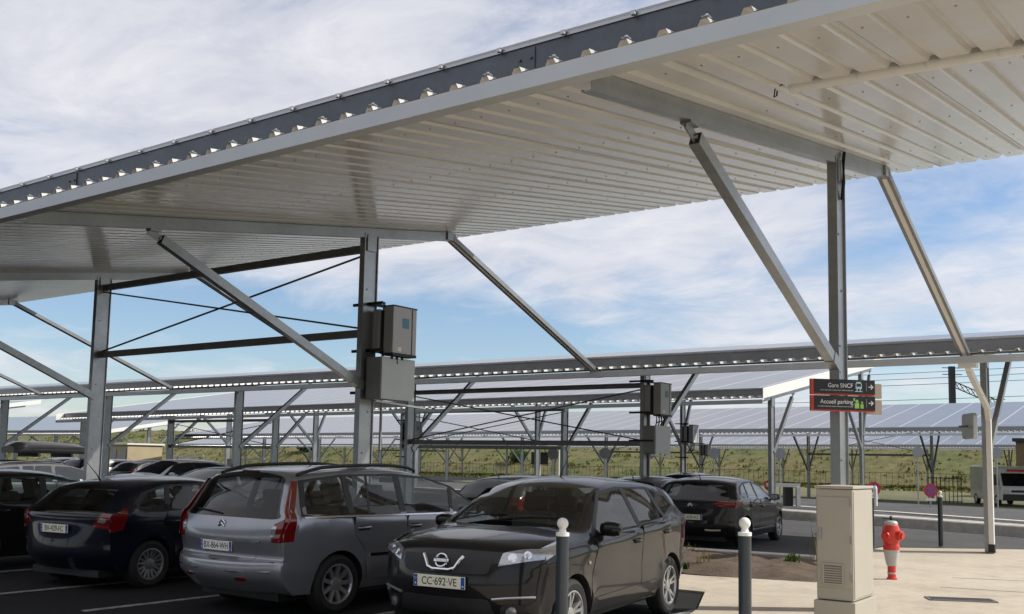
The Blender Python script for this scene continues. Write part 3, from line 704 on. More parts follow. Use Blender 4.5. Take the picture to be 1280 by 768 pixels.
for zz in (.62, .95, 1.28):
    mb = MB(); mb.lathe([(.012, 0), (.012, .07)], (CX1-.004, CY0-.014, zz), 10); mb.build('hinge', M['cabinet'], t)
mb = MB(); mb.span((CX0+.03, CY0-.022, .98), (CX0+.055, CY0-.0105, 1.08)); mb.build('door_lock', M['alu'], t)
# bollards
def bollard(x, y, z, label, H=1.22):
    t = thing('bollard', (x, y, z), label, 'bollard', 'dark bollards with white ball tops')
    k = H/1.22
    mb = MB(); mb.lathe([(.048, 0), (.048, 1.08*k), (.044, 1.09*k), (.0, 1.09*k)], n=28); mb.build('shaft', M['bollard_paint'], t, world=False)
    mb = MB(); mb.lathe([(.051, 1.075*k), (.051, 1.10*k), (.030, 1.105*k), (.025, 1.125*k)]+[(.0435*sin(a), 1.168*k-.0435*cos(a)) for a in [pi*(.2+.8*i/12) for i in range(13)]], n=28); mb.build('ball_top', M['white_paint'], t, world=False)
    mb = MB(); mb.lathe([(.075, 0), (.075, .012), (.05, .02)], n=24); mb.build('base_collar', M['bollard_paint'], t, world=False)
bollard(-4.05, 6.35, .0, 'dark grey bollard with white ball, in front of the black car near its front wheel')
bollard(-2.92, 7.12, .03, 'dark grey bollard with white ball, left of the beige cabinet')
bollard(-4.75, 22.0, .03, 'slim dark bollard with white ball, right of the red hydrant near the road', 1.15)
bollard(-5.75, 20.6, .03, 'slim dark bollard half hidden by the beige cabinet edge', 1.12)

# hydrant
t = thing('fire_hydrant', (-3.91, 14.98, .03), 'red fire hydrant with white skirt on the beige pavement', 'fire hydrant'); t.scale = (.88, .88, .96)
mb = MB(); mb.lathe([(.085, 0), (.085, .02), (.066, .03), (.066, .19), (.07, .2)], n=24); mb.build('stem', M['hydrant_red'], t, world=False)
mb = MB(); mb.lathe([(.070, .2), (.085, .22), (.125, .42), (.13, .44)], n=24); mb.build('skirt', M['hydrant_white'], t, world=False)
mb = MB(); mb.lathe([(.071, .08), (.071, .105)], n=24); mb.build('stem_ring', M['hydrant_white'], t, world=False)
mb = MB(); mb.lathe([(.128, .43), (.128, .50), (.118, .53), (.135, .60), (.14, .72), (.12, .80), (.09, .82)], n=24)
for (a, zz, L) in ((-.3, .68, .19), (-1.9, .66, .17), (1.3, .66, .16)):
    d = Vector((cos(a), sin(a), -.12)).normalized(); p = Vector((0, 0, zz))
    mb.tube([p+d*.06, p+d*L, p+d*(L+.005)], [.075, .075, .055], 14); mb.tube([p+d*L, p+d*(L+.03)], .05, 6)
mb.build('barrel', M['hydrant_red'], t, world=False)
mb = MB(); mb.lathe([(.105, .805), (.108, .84), (.09, .865), (.03, .875)], n=24); mb.build('cap', M['hydrant_white'], t, world=False)
mb = MB(); mb.lathe([(.02, .87), (.02, .93), (.03, .935), (.0, .945)], n=10); mb.bar((-.13, 0, .90), (.05, 0, .90), .02, .012); mb.build('spindle', M['dark_steel'], t, world=False)
# drain grate
t = thing('drain_grate', (-2.65, 13.26, .03), 'narrow grey steel drain grate set in the pavement', 'drain')
mb = MB(); d = Vector((.66, .33, 0)).normalized(); ang = atan2(d.y, d.x); t.rotation_euler = (0, 0, ang)
for yy in (-.14, .14): mb.span((-.38, yy-.012, 0), (.38, yy+.012, .014))
for xx in (-.38, .38): mb.span((xx-.012, -.152, 0), (xx+.012, .152, .014))
for k in range(17): mb.span((-.36+k*.045-.007, -.126, .002), (-.36+k*.045+.007, .126, .011))
mb.build('bars', M['galv_brace'], t, world=False)
mb = MB(); mb.span((-.366, -.127, -.002), (.366, .127, .0045)); mb.build('pit', M['dark_steel'], t, world=False)  # flat dark sheet stands for the shade below the bars

# planting bed
mb = MB(); rnd = random.Random(5); nu, nv = 44, 16; g = []
c00, c10, c11, c01 = Vector((-13, 13.20)), Vector((-4.50, 13.66)), Vector((-5.52, 16.90)), Vector((-13, 16.36))
for j in range(nv+1):
    for i in range(nu+1):
        u, v = i/nu, j/nv; p = (c00*(1-u)+c10*u)*(1-v)+(c01*(1-u)+c11*u)*v
        e = min(1, 6*min(v, 1-v, (1-u)*2+.02, u+.02))
        z = .02+e*(.10+.09*mn.noise(Vector((p.x*1.7, p.y*1.7, 0)))+.05*mn.noise(Vector((p.x*6, p.y*6, 1))))
        g.append((p.x, p.y, z))
mb.add(g, [(j*(nu+1)+i, j*(nu+1)+i+1, (j+1)*(nu+1)+i+1, (j+1)*(nu+1)+i) for j in range(nv) for i in range(nu)], 0, True)
struct(mb.build('planting_bed', M['earth']))
def plant(x, y, kind, label, s=1.):
    mb = MB(); rnd = random.Random(int(x*97+y*13))
    n = {'dry': 26, 'green': 34, 'stalk': 7}[kind]
    for _ in range(n):
        a = rnd.uniform(0, 2*pi); H = s*{'dry': .26, 'green': .22, 'stalk': .75}[kind]*rnd.uniform(.5, 1); le = H*rnd.uniform(.1, .8 if kind != 'stalk' else .2); w = {'dry': .006, 'green': .016, 'stalk': .006}[kind]
        bx, by = x+rnd.gauss(0, .05*s), y+rnd.gauss(0, .05*s); lx, ly = cos(a), sin(a)
        p0 = Vector((bx, by, .08)); p1 = p0+Vector((lx*le*.4, ly*le*.4, H*.6)); p2 = p0+Vector((lx*le, ly*le, H)); sd = Vector((-ly, lx, 0))*w
        mb.add([p0-sd, p0+sd, p1+sd, p1-sd, p2], [(0, 1, 2, 3), (3, 2, 4)])
        if kind == 'stalk':
            for q in range(6):
                c = p1.lerp(p2, q/5); v1 = Vector((rnd.uniform(-1, 1), rnd.uniform(-1, 1), rnd.uniform(0, 1)))*.05; v2 = Vector((rnd.uniform(-1, 1), rnd.uniform(-1, 1), 0))*.014
                mb.add([c, c+v1+v2, c+v1-v2], [(0, 1, 2)])
    tag(mb.build('bed_plant', M['leaf'] if kind == 'green' else M['blade_dry'], fix=False), label, 'plant')
for (x, y, k, lb, s) in [(-7.05, 14.1, 'green', 'green tuft beside the black car in the soil bed', 1.5), (-6.9, 13.9, 'dry', 'yellow dry grass tuft at the left end of the soil bed', 1.4), (-6.55, 14.3, 'dry', 'second dry tuft from the black car in the soil bed', 1.2), (-5.62, 15.6, 'green', 'small green weed near the middle of the soil bed', .9),
                         (-6.0, 14.6, 'dry', 'dry clump left of the tall stalks in the soil bed', 1.0), (-5.45, 16.2, 'stalk', 'tall dry stalks at the road side of the soil bed', 1.0), (-5.15, 15.6, 'stalk', 'thin dry stalks beside the beige cabinet in the soil bed', .8), (-6.5, 13.6, 'green', 'low green weed at the pavement edge of the soil bed', .55), (-7.4, 15.6, 'dry', 'faded dry tuft towards the back of the soil bed', 1.0)]:
    plant(x, y, k, lb, s)

# ------------------------------------------------------------------ cars
def catmull(P, t):
    n = len(P)-1; i = max(0, min(n-1, int(t))); u = t-i
    p0, p1, p2, p3 = P[max(i-1, 0)], P[i], P[i+1], P[min(i+2, n)]
    out = []
    for k in range(len(p1)):
        m1 = (p2[k]-p0[k])*.5*.8; m2 = (p3[k]-p1[k])*.5*.8
        h = u*u*(3-2*u)
        out.append((2*u**3-3*u*u+1)*p1[k]+(u**3-2*u*u+u)*m1+(-2*u**3+3*u*u)*p2[k]+(u**3-u*u)*m2)
    return out
def lerpk(K, x):
    if x <= K[0][0]: return K[0][1]
    for (a, va), (b_, vb) in zip(K[:-1], K[1:]):
        if x <= b_:
            u = (x-a)/(b_-a); u = u*u*(3-2*u)*.5+u*.5; return va+(vb-va)*u
    return K[-1][1]
def round_poly(P, r=.35, n=4):
    out = []; N_ = len(P)
    for i in range(N_):
        a, p, c = Vector(P[i-1]), Vector(P[i]), Vector(P[(i+1) % N_])
        q0 = p+(a-p)*min(.45, r); q1 = p+(c-p)*min(.45, r)
        for k in range(n+1):
            u = k/n; out.append(tuple(q0*(1-u)**2+p*2*u*(1-u)+q1*u*u))
    return out
class Car:
    def __init__(s, S):
        s.S = S; s.P = S['prof']; s.n = len(s.P)-1
    def W(s, x): return lerpk(s.S['W'], x)
    def ys(s, x, z):
        S = s.S; w = s.W(x); zb = S['belt'][0]+S['belt'][1]*x
        if z > zb: w -= S['tumble']*(z-zb)+.03*min(1, (z-zb)/.04)
        zs = S['sill']
        if z < zs+.32: w -= .07*((zs+.32-z)/.32)**1.6
        # waist hollow and shoulder
        zm = (zs+zb)/2
        w += .012*math.exp(-((z-(zb-.07))/.06)**2)-.014*math.exp(-((z-zm+.02)/.13)**2)
        # flared arches
        for xa in s.S['axles']:
            d = math.hypot(x-xa, z-s.S['rw']); ra = s.S['ra']
            if z < zb: w += .018*math.exp(-((d-ra-.02)/.055)**2)
        return w
    def surf(s, t, v):
        x, z, dx, dz = catmull(s.P, max(0, min(s.n, t))); a = min(abs(v), 1.014)
        g = a**2.4
        ex, ez = x+dx, z+dz
        return Vector((x+dx*g, math.copysign(a*s.ys(ex, ez), v) if v else 0., z+dz*g))
    def nrm(s, t, v):
        e = .02
        a = s.surf(t+e, v)-s.surf(t-e, v); c = s.surf(t, min(1, max(-.98, v+e)))-s.surf(t, max(-1, min(.98, v-e)))
        n = a.cross(c); n.normalize()
        m = s.surf(t, v)-Vector((0, 0, .75))
        return n if n.dot(m) > 0 else -n
    def body(s, mat):
        S = s.S; sub = 5; ns = 12
        ts = [i/sub for i in range(s.n*sub+1)]; vs_ = [-1+2*k/ns for k in range(ns+1)]
        bm = bmesh.new()
        top = [[bm.verts.new(s.surf(t, v)) for v in vs_] for t in ts]
        for i in range(len(ts)-1):
            for k in range(ns): bm.faces.new((top[i][k], top[i][k+1], top[i+1][k+1], top[i+1][k]))
        nd = 9; zs = S['sill']; xr, xf = s.P[-1][0]+s.P[-1][2]+.02, s.P[0][0]+s.P[0][2]-.02
        sides = {}
        for sg, idx in ((-1, 0), (1, ns)):
            g = []
            for i, t in enumerate(ts):
                x, z, dx, dz = catmull(s.P, t); ex, ez = x+dx, z+dz
                first = i in (0, len(ts)-1)
                sx = ex if first else max(xr, min(xf, ex)); sz = ez if first else zs
                col = [top[i][idx]]
                for q in range(1, nd+1):
                    u = q/nd; px, pz = ex+(sx-ex)*u, ez+(sz-ez)*u
                    col.append(bm.verts.new((px, sg*s.ys(px, pz), pz)))
                g.append(col)
            for i in range(len(ts)-1):
                for q in range(nd):
                    f = (g[i][q], g[i+1][q], g[i+1][q+1], g[i][q+1])
                    bm.faces.new(f if sg > 0 else f[::-1])
            sides[sg] = g
        for i in range(len(ts)-1):
            bm.faces.new((sides[-1][i][nd], sides[1][i][nd], sides[1][i+1][nd], sides[-1][i+1][nd]))
        for i in (0, len(ts)-1):
            try: bm.faces.new([top[i][k] for k in range(ns+1)]+[sides[1][i][nd], sides[-1][i][nd]])
            except Exception: pass
        bmesh.ops.remove_doubles(bm, verts=bm.verts, dist=.0008)
        bmesh.ops.dissolve_degenerate(bm, dist=.0005, edges=bm.edges)
        bmesh.ops.recalc_face_normals(bm, faces=bm.faces)
        for f in bm.faces: f.smooth = True
        me = bpy.data.meshes.new('body'); bm.to_mesh(me); bm.free()
        me.materials.append(mat); me.materials.append(M['black_plastic'])
        o = bpy.data.objects.new('body', me); COL.objects.link(o)
        cb = MB()
        for xa in S['axles']:
            for sg in (-1, 1):
                yy = sg*(s.W(xa)+.05); cb.lathe([(S['ra'], min(yy, yy-sg*.36)), (S['ra'], max(yy, yy-sg*.36))], (xa, 0, S['rw']+.01), 40, axis='y')
        cm = cb.mesh('cutter', M['black_plastic']); c = bpy.data.objects.new('cutter', cm); COL.objects.link(c)
        for p in cm.polygons: p.use_smooth = False
        bo = o.modifiers.new('b', 'BOOLEAN'); bo.operation = 'DIFFERENCE'; bo.object = c; bo.solver = 'EXACT'
        bo.material_mode = 'TRANSFER'
        bpy.context.view_layer.update()
        m2 = bpy.data.meshes.new_from_object(o.evaluated_get(bpy.context.evaluated_depsgraph_get()))
        ok = len(m2.polygons) > 800
        o.modifiers.clear()
        if ok: o.data = m2
        bpy.data.objects.remove(c)
        if S.get('hollow'): s.cut_windows(o.data)
        o.data.set_sharp_from_angle(angle=radians(62)); o.data.name = 'body'
        return o
    def _patch(s, poly, mapf, stepx, stepy, off, mb, mi, rim=.012):
        bm = bmesh.new(); bm.faces.new([bm.verts.new((p[0], p[1], 0)) for p in poly])
        x0, x1 = min(p[0] for p in poly), max(p[0] for p in poly); y0, y1 = min(p[1] for p in poly), max(p[1] for p in poly)
        for (a, b_, st, ax) in ((x0, x1, stepx, 0), (y0, y1, stepy, 1)):
            v = a+st
            while v < b_-1e-4:
                co_ = (v, 0, 0) if ax == 0 else (0, v, 0); no = (1, 0, 0) if ax == 0 else (0, 1, 0)
                bmesh.ops.bisect_plane(bm, geom=bm.verts[:]+bm.edges[:]+bm.faces[:], plane_co=co_, plane_no=no); v += st
        bm.verts.ensure_lookup_table(); bm.verts.index_update()
        vs = [mapf(v.co.x, v.co.y, off) for v in bm.verts]; fs = [tuple(v.index for v in f.verts) for f in bm.faces]
        fo = []
        for f in bm.faces:
            cc = f.calc_center_median(); p0 = mapf(cc.x, cc.y, off); od = mapf(cc.x, cc.y, off+.05)-p0; q = [v.index for v in f.verts]
            nn = Vector((0, 0, 0))
            for a_, b_ in zip(q, q[1:]+q[:1]): nn += (vs[a_]-p0).cross(vs[b_]-p0)
            fo.append(tuple(q) if nn.dot(od) >= 0 else tuple(q[::-1]))
        mb.add(vs, fo, mi, True)
        be = [e for e in bm.edges if len(e.link_faces) == 1]
        vi = {}; rv = []; rf = []
        for e in be:
            q = []
            for v in e.verts:
                for kk, oo in ((0, off), (1, off-rim)):
                    key = (v.index, kk)
                    if key not in vi: vi[key] = len(rv); rv.append(mapf(v.co.x, v.co.y, oo))
            a, c = e.verts; rf.append((vi[(a.index, 0)], vi[(c.index, 0)], vi[(c.index, 1)], vi[(a.index, 1)]))
        mb.add(rv, rf, mi, False); bm.free()
    def closed(s, poly, mapf, stepx, stepy, o0, o1, mb):
        bm = bmesh.new(); bm.faces.new([bm.verts.new((p[0], p[1], 0)) for p in poly])
        x0, x1 = min(p[0] for p in poly), max(p[0] for p in poly); y0, y1 = min(p[1] for p in poly), max(p[1] for p in poly)
        for (a, b_, st, ax) in ((x0, x1, stepx, 0), (y0, y1, stepy, 1)):
            v = a+st
            while v < b_-1e-4:
                bmesh.ops.bisect_plane(bm, geom=bm.verts[:]+bm.edges[:]+bm.faces[:], plane_co=(v, 0, 0) if ax == 0 else (0, v, 0), plane_no=(1, 0, 0) if ax == 0 else (0, 1, 0)); v += st
        bm.verts.ensure_lookup_table(); bm.verts.index_update(); n = len(bm.verts)
        vs = [mapf(v.co.x, v.co.y, o0) for v in bm.verts]+[mapf(v.co.x, v.co.y, o1) for v in bm.verts]
        fs = []
        for f in bm.faces:
            q = [v.index for v in f.verts]; fs.append(tuple(q)); fs.append(tuple(i+n for i in q[::-1]))
        for e in bm.edges:
            if len(e.link_faces) == 1:
                a, c = e.verts[0].index, e.verts[1].index; fs.append((a, c, c+n, a+n))
        mb.add(vs, fs, 0, False); bm.free()
    def sidemap(s, sg): return lambda x, z, o: Vector((x, sg*(s.ys(x, z)+o), z))
    @staticmethod
    def inside(P, a, b):
        sg = 0
        for (x0, y0), (x1, y1) in zip(P, P[1:]+P[:1]):
            c = (x1-x0)*(b-y0)-(y1-y0)*(a-x0)
            if abs(c) < 1e-9: continue
            if sg == 0: sg = 1 if c > 0 else -1
            elif (c > 0) != (sg > 0): return False
        return True
    @staticmethod
    def slice(bm, P, ax, filt):
        """cut a convex hole, P in the plane of the axes ax, through the faces that pass filt"""
        third = 3-ax[0]-ax[1]
        for p, q in zip(P, P[1:]+P[:1]):
            d = (q[0]-p[0], q[1]-p[1]); co_ = [0, 0, 0]; no = [0, 0, 0]
            co_[ax[0]], co_[ax[1]] = p; no[ax[0]], no[ax[1]] = -d[1], d[0]
            F = [f for f in bm.faces if filt(f.calc_center_median(), f.normal)]
            g = set(F)
            for f in F: g.update(f.edges); g.update(f.verts)
            bmesh.ops.bisect_plane(bm, geom=list(g), plane_co=co_, plane_no=no, dist=1e-5); bm.normal_update()
        dl = []
        for f in bm.faces:
            c = f.calc_center_median()
            if filt(c, f.normal) and Car.inside(P, c[ax[0]], c[ax[1]]): dl.append(f)
        bmesh.ops.delete(bm, geom=dl, context='FACES')
    def cut_windows(s, me):
        S = s.S; bm = bmesh.new(); bm.from_mesh(me); bm.normal_update()
        for sg in (-1, 1):
            for w in S['windows']:
                zb = min(p[1] for p in w)-.1; xs_ = [p[0] for p in w]; x0, x1 = min(xs_)-.1, max(xs_)+.1
                s.slice(bm, [tuple(p) for p in w], (0, 2), lambda c, n: c.y*sg > .3 and c.z > zb and x0 < c.x < x1 and n.y*sg > .25)
        for w, f_ in ((S['wind'], 1), (S['rearw'], -1)):
            ct = sum(p[0] for p in w)/4
            pts = [s.surf(ct+(p[0]-ct)*.94, p[1]*.95) for p in w]; xs_ = [p.x for p in pts]; x0, x1 = min(xs_)-.25, max(xs_)+.25
            zb = min(p.z for p in pts)-.06
            s.slice(bm, [(p.y, p.z) for p in pts], (1, 2), lambda c, n: x0 < c.x < x1 and c.z > zb and n.x*f_ > .12 and abs(n.y) < .8)
        bm.to_mesh(me); bm.free()
    def side(s, mb, poly, sg, off=.004, mi=0, step=.09):
        s._patch(poly, lambda x, z, o: Vector((x, sg*(s.ys(x, z)+o), z)), step, step*.6, off, mb, mi)
    def top(s, mb, poly, off=.004, mi=0, st=.2, sv=.12):
        s._patch(poly, lambda t, v, o: s.surf(t, v)+s.nrm(t, v)*o, st, sv, off, mb, mi)
    def zt(s, x=None, z=None, lo=0, hi=None, key='z'):
        """find t between lo and hi where centreline z (or x) hits a value"""
        hi = s.n if hi is None else hi; best = None
        for i in range(400):
            t = lo+(hi-lo)*i/399; c = catmull(s.P, t); e = abs(c[1]-z) if z is not None else abs(c[0]-x)
            if best is None or e < best[0]: best = (e, t)
        return best[1]
def wheel_meshes(R, rimr, w, style):
    k = (R, rimr, style)
    if k in WH: return WH[k]
    t = MB()
    t.lathe([(rimr, -w/2+.02), (rimr+.012, -w/2+.004), (R-.045, -w/2-.004), (R-.015, -w/2+.012), (R, -w/2+.035), (R, w/2-.035), (R-.015, w/2-.012), (R-.045, w/2+.004), (rimr+.012, w/2-.004), (rimr, w/2-.02)], n=44, axis='y', cap=False)
    for q in range(44):   # tread blocks
        a = 2*pi*q/44
        t.box((cos(a)*R, 0, sin(a)*R), (.008, w*.72, .022), 0, Matrix.Rotation(-a, 3, 'Y'))
    tm = t.mesh('wheel', M['black_rubber'])
    r = MB(); f = w/2-.012
    r.lathe([(rimr+.004, f+.006), (rimr-.012, f+.008), (rimr-.022, f-.01), (rimr-.03, -f)], n=44, axis='y', cap=False)
    r.lathe([(rimr-.02, f-.085), (.02, f-.10)], n=44, axis='y', mi=1, cap=False)
    ns, pair = {'five': (5, False), 'double': (5, True), 'seven': (9, False), 'multi': (8, True)}[style]
    for q in range(ns):
        a0 = 2*pi*q/ns+.3
        for da in ((-.16, .16) if pair else (0,)):
            a1 = a0+da*1.2; a_in = a0+da*.55
            p0 = Vector((cos(a_in)*.05, 0, sin(a_in)*.05)); p1 = Vector((cos(a1)*(rimr-.012), 0, sin(a1)*(rimr-.012)))
            d = (p1-p0).normalized(); sd = Vector((-d.z, 0, d.x)); w0, w1 = ((.016, .013) if pair else (.026, .020))
            if style == 'five': w0, w1 = .034, .028
            ya, yb = f-.022, f+.002
            vs = [p0-sd*w0+Vector((0, ya, 0)), p0+sd*w0+Vector((0, ya, 0)), p1+sd*w1+Vector((0, yb, 0)), p1-sd*w1+Vector((0, yb, 0))]
            vb = [v-Vector((0, .035, 0)) for v in vs]
            r.add(vs+vb, [(0, 1, 2, 3), (0, 4, 5, 1), (1, 5, 6, 2), (2, 6, 7, 3), (3, 7, 4, 0)])
    r.lathe([(.075, f-.04), (.07, f-.014), (.035, f-.008), (.0, f-.006)], n=24, axis='y', cap=False)
    rm = r.mesh('rim', [M['rim'] if style != 'multi' else M['rim_dark'], M['black_plastic']])
    WH[k] = (tm, rm); return WH[k]
WH = {}
PLATE = {}
def plate_on(parent, loc, rz, tilt, body, mat, w=.52, h=.11):
    q = MB(); q.span((-w/2, -.006, -h/2), (w/2, 0, h/2)); o = q.build('number_plate', mat, parent, world=False, bevel=.003)
    o.matrix_local = Matrix.Translation(loc) @ Matrix.Rotation(rz, 4, 'Z') @ Matrix.Rotation(tilt, 4, 'X')
    Rx = Matrix.Rotation(pi/2, 4, 'X')
    text('lettering', body, .098, M['sign_black'], Matrix.Translation((0, -.0065, -.002)) @ Rx, o, 'CENTER', .0008, .80)
    q = MB(); q.span((-w/2+.004, -.0075, -h/2+.004), (-w/2+.040, -.0061, h/2-.004)); q.span((w/2-.040, -.0075, -h/2+.004), (w/2-.004, -.0061, h/2-.004)); q.build('blue_band', M['plate_blue'], o, world=False)
    q = MB()
    for k in range(8): a = 2*pi*k/8; q.box((-w/2+.022+.010*cos(a), -.0078, .018+.010*sin(a)), (.004, .001, .004))
    q.span((-w/2+.016, -.0082, -.034), (-w/2+.028, -.0077, -.018)); q.span((w/2-.030, -.0082, -.034), (w/2-.014, -.0077, -.024)); q.build('band_marks', M['sign_white'], o, world=False)
    return o
def cabin(root, S, c):
    xf, xr = S['axles']; zb = S['belt'][0]; zt = max(p[1] for p in S['prof'])
    def seat(x, y, w, nm, zt_, hs):
        k = MB(); tilt = Matrix.Rotation(-.28, 3, 'Y')
        k.box((x+.18, y, zb-.50), (.52, w, .20)); k.box((x-.14, y, zb-.16), (.16, w, .66), 0, tilt)
        o = k.build(nm, M['seat'], root, world=False, bevel=.05)
        for hy in hs:
            k = MB(); k.box((x-.26, y+hy, zt_), (.10, .27, .20), 0, tilt); k.bar((x-.24, y+hy-.06, zt_-.2), (x-.25, y+hy-.06, zt_), .012, .012); k.bar((x-.24, y+hy+.06, zt_-.2), (x-.25, y+hy+.06, zt_), .012, .012)
            k.build('headrest', M['seat'], o, world=False, bevel=.04)
    for y in (-.36, .36): seat(xf-1.42, y, .50, 'seat', zb+.27, (0,))
    seat(xr+.42, 0, 1.22, 'rear_seat', zb+.20, (-.38, .38))
    k = MB(); k.box((xf-.42, 0, zb-.14), (.5, 1.36, .24)); k.box((xf-.62, .36, zb+.0), (.18, .42, .12)); k.build('dashboard', M['interior'], root, world=False, bevel=.05)
    k = MB(); ctr = Vector((xf-.80, .36, zb-.04)); a1 = Vector((0, 1, 0)); a2 = Vector((-.45, 0, .9)).normalized()
    k.tube([ctr+(a1*cos(2*pi*i/24)+a2*sin(2*pi*i/24))*.185 for i in range(25)], .015, 8); k.bar(ctr-a1*.18, ctr+a1*.18, .05, .03, up=a2); k.bar(ctr, ctr-a2*.18, .04, .03, up=a1); k.build('steering_wheel', M['interior'], root, world=False)
    t = S['wind'][1][0]; tt = S['wind'][2][0] if S['wind'][2][0] > S['wind'][0][0] else S['wind'][1][0]
    p = c.surf(7.8, 0); k = MB(); k.box((p.x-.10, 0, p.z-.10), (.03, .24, .07)); k.bar((p.x-.09, 0, p.z-.08), (p.x-.04, 0, p.z-.03), .02, .02); k.build('rear_view_mirror', M['black_plastic'], root, world=False, bevel=.01)
def make_car(S, mat, label, cat, loc, heading, group=None, name='parked_car'):
    """heading: angle of the car's nose from +X, radians"""
    root = thing(name, loc, label, cat, group, heading)
    root.scale = S.get('scale', (.97, .97, .925))
    c = Car(S)
    b = c.body(mat); b.parent = root
    det = S.get('detail', 2)
    # glasshouse
    for sg in (-1, 1):
        if S.get('hollow'):
            bm = bmesh.new(); bm.faces.new([bm.verts.new((p[0], 0, p[1])) for p in S['dlo']]); bm.normal_update()
            xs_ = [p[0] for p in S['dlo']]; zs_ = [p[1] for p in S['dlo']]
            for q in range(1, 24):
                v = min(xs_)+(max(xs_)-min(xs_))*q/24; bmesh.ops.bisect_plane(bm, geom=bm.verts[:]+bm.edges[:]+bm.faces[:], plane_co=(v, 0, 0), plane_no=(1, 0, 0))
            for q in range(1, 7):
                v = min(zs_)+(max(zs_)-min(zs_))*q/7; bmesh.ops.bisect_plane(bm, geom=bm.verts[:]+bm.edges[:]+bm.faces[:], plane_co=(0, 0, v), plane_no=(0, 0, 1))
            for w in S['windows']: c.slice(bm, [tuple(p) for p in w], (0, 2), lambda ce, n: True)
            bm.verts.index_update(); k = MB(); mp_ = c.sidemap(sg); nv_ = len(bm.verts)
            vs_ = [mp_(v.co.x, v.co.z, .004) for v in bm.verts]+[mp_(v.co.x, v.co.z, -.012) for v in bm.verts]
            fs_ = [tuple(v.index for v in f.verts) for f in bm.faces]+[(e.verts[0].index, e.verts[1].index, e.verts[1].index+nv_, e.verts[0].index+nv_) for e in bm.edges if len(e.link_faces) == 1]
            k.add(vs_, fs_); bm.free(); k.build('window_surround', M['black_plastic'], root, world=False)
        else:
            k = MB(); c.side(k, S['dlo'], sg, .003, 0); k.build('window_surround', M['black_plastic'], root, world=False, fix=False)
        for w in S['windows']:
            k = MB(); c.side(k, round_poly(w, .12, 3) if not S.get('hollow') else w, sg, .0 if S.get('hollow') else .007, 0); k.build('side_window', M['side_clear'] if S.get('hollow') else M['glass_side'], root, world=False, fix=False)
        if det > 1 and S.get('chrome_belt'):
            k = MB(); P_ = S['chrome_belt']; c.side(k, [(P_[0][0], P_[0][1]), (P_[1][0], P_[1][1]), (P_[1][0], P_[1][1]+.018), (P_[0][0], P_[0][1]+.018)], sg, .009, 0); k.build('belt_trim', M['chrome'], root, world=False, fix=False)
        if det > 0:
            for d in S['doors']:
                k = MB(); rp = round_poly(d, .10, 3); cx = sum(p[0] for p in rp)/len(rp); cz = sum(p[1] for p in rp)/len(rp)
                big = [(cx+(p[0]-cx)*1.012, cz+(p[1]-cz)*1.012) for p in rp]
                c.side(k, big, sg, .0015, 1); c.side(k, rp, sg, .004, 0)
                do = k.build('door', [mat, M['black_rubber']], root, world=False, fix=False)
                hx = min(p[0] for p in d)+.16; hz = max(p[1] for p in d)-.14
                k = MB(); y = sg*(c.ys(hx, hz)+.026); k.tube([(hx-.10, y-sg*.02, hz), (hx-.08, y, hz+.002), (hx+.08, y, hz+.006), (hx+.10, y-sg*.02, hz+.006)], .013, 8); k.box((hx, y-sg*.024, hz), (.16, .02, .05), 1)
                k.build('door_handle', [mat if S.get('body_handles', True) else M['black_plastic'], M['black_rubber']], do, world=False)
            for st in S.get('strips', []):
                k = MB(); c.side(k, st, sg, .012, 0); k.build('door_strip', S.get('strip_mat', mat), root, world=False, fix=False)
            # mirror
            mx, mz = S['mirror']; y = sg*(c.ys(mx, mz)+.11)
            k = MB(); k.lathe([(0.001, -.11), (.06, -.10), (.085, -.05), (.088, .03), (.07, .095), (.001, .11)], (0, 0, 0), 16, axis='y')
            for i in range(len(k.v)):
                v = k.v[i]; k.v[i] = (v[0]*.75+mx, v[1]+y, v[2]*.85+mz+.05)
            k.bar((mx, sg*(c.ys(mx, mz)-.02), mz-.01), (mx, y, mz+.0), .05, .03); mo = k.build('wing_mirror', S.get('mirror_mat', mat), root, world=False)
            k = MB(); k.box((mx-.066, y, mz+.05), (.006, .15, .10)); k.build('mirror_glass', M['chrome'], mo, world=False)
    k = MB(); c.top(k, round_poly(S['wind'], .06, 3), .005, 0); k.build('windscreen', M['wind_clear'] if S.get('hollow') else M['glass'], root, world=False, fix=False)
    k = MB(); c.top(k, round_poly(S['rearw'], .12, 3), .005, 0); k.build('rear_window', M[S.get('rear_glass', 'rear_dark')] if S.get('hollow') else M['glass'], root, world=False, fix=False)
    if S.get('hollow'): cabin(root, S, c)
    for (nm, mt, tops, sds) in S['lights']:
        for sg in (-1, 1):
            k = MB()
            for p in tops: c.top(k, round_poly([(a, v*sg) for a, v in p], .04, 2), .008, 0, .12, .06)
            for p in sds: c.side(k, round_poly(p, .04, 2), sg, .008, 0, .06)
            k.build(nm, M[mt], root, world=False, fix=False)
    for (nm, mt, p, off) in S.get('tops', []):
        k = MB(); c.top(k, round_poly(p, .12, 3), off, 0); k.build(nm, M[mt] if isinstance(mt, str) else mt, root, world=False, fix=False)
    for (nm, mt, p, off) in S.get('sides', []):
        for sg in (-1, 1):
            k = MB(); c.side(k, p, sg, off, 0); k.build(nm, M[mt] if isinstance(mt, str) else mt, root, world=False, fix=False)
    # wheels
    tm, rm = wheel_meshes(S['rw'], S['rim'], .20, S['wheel'])
    for xa in S['axles']:
        for sg in (-1, 1):
            o = bpy.data.objects.new('wheel', tm); COL.objects.link(o); o.parent = root; o.location = (xa, sg*(c.W(xa)-.115), S['rw'])
            if sg < 0: o.rotation_euler = (0, 0, pi)
            q = bpy.data.objects.new('rim', rm); COL.objects.link(q); q.parent = o
    # underbody
    k = MB(); k.span((S['axles'][1]-.6, -.62, .17), (S['axles'][0]+.55, .62, S['sill']+.04)); k.build('underbody', M['black_plastic'], root, world=False)
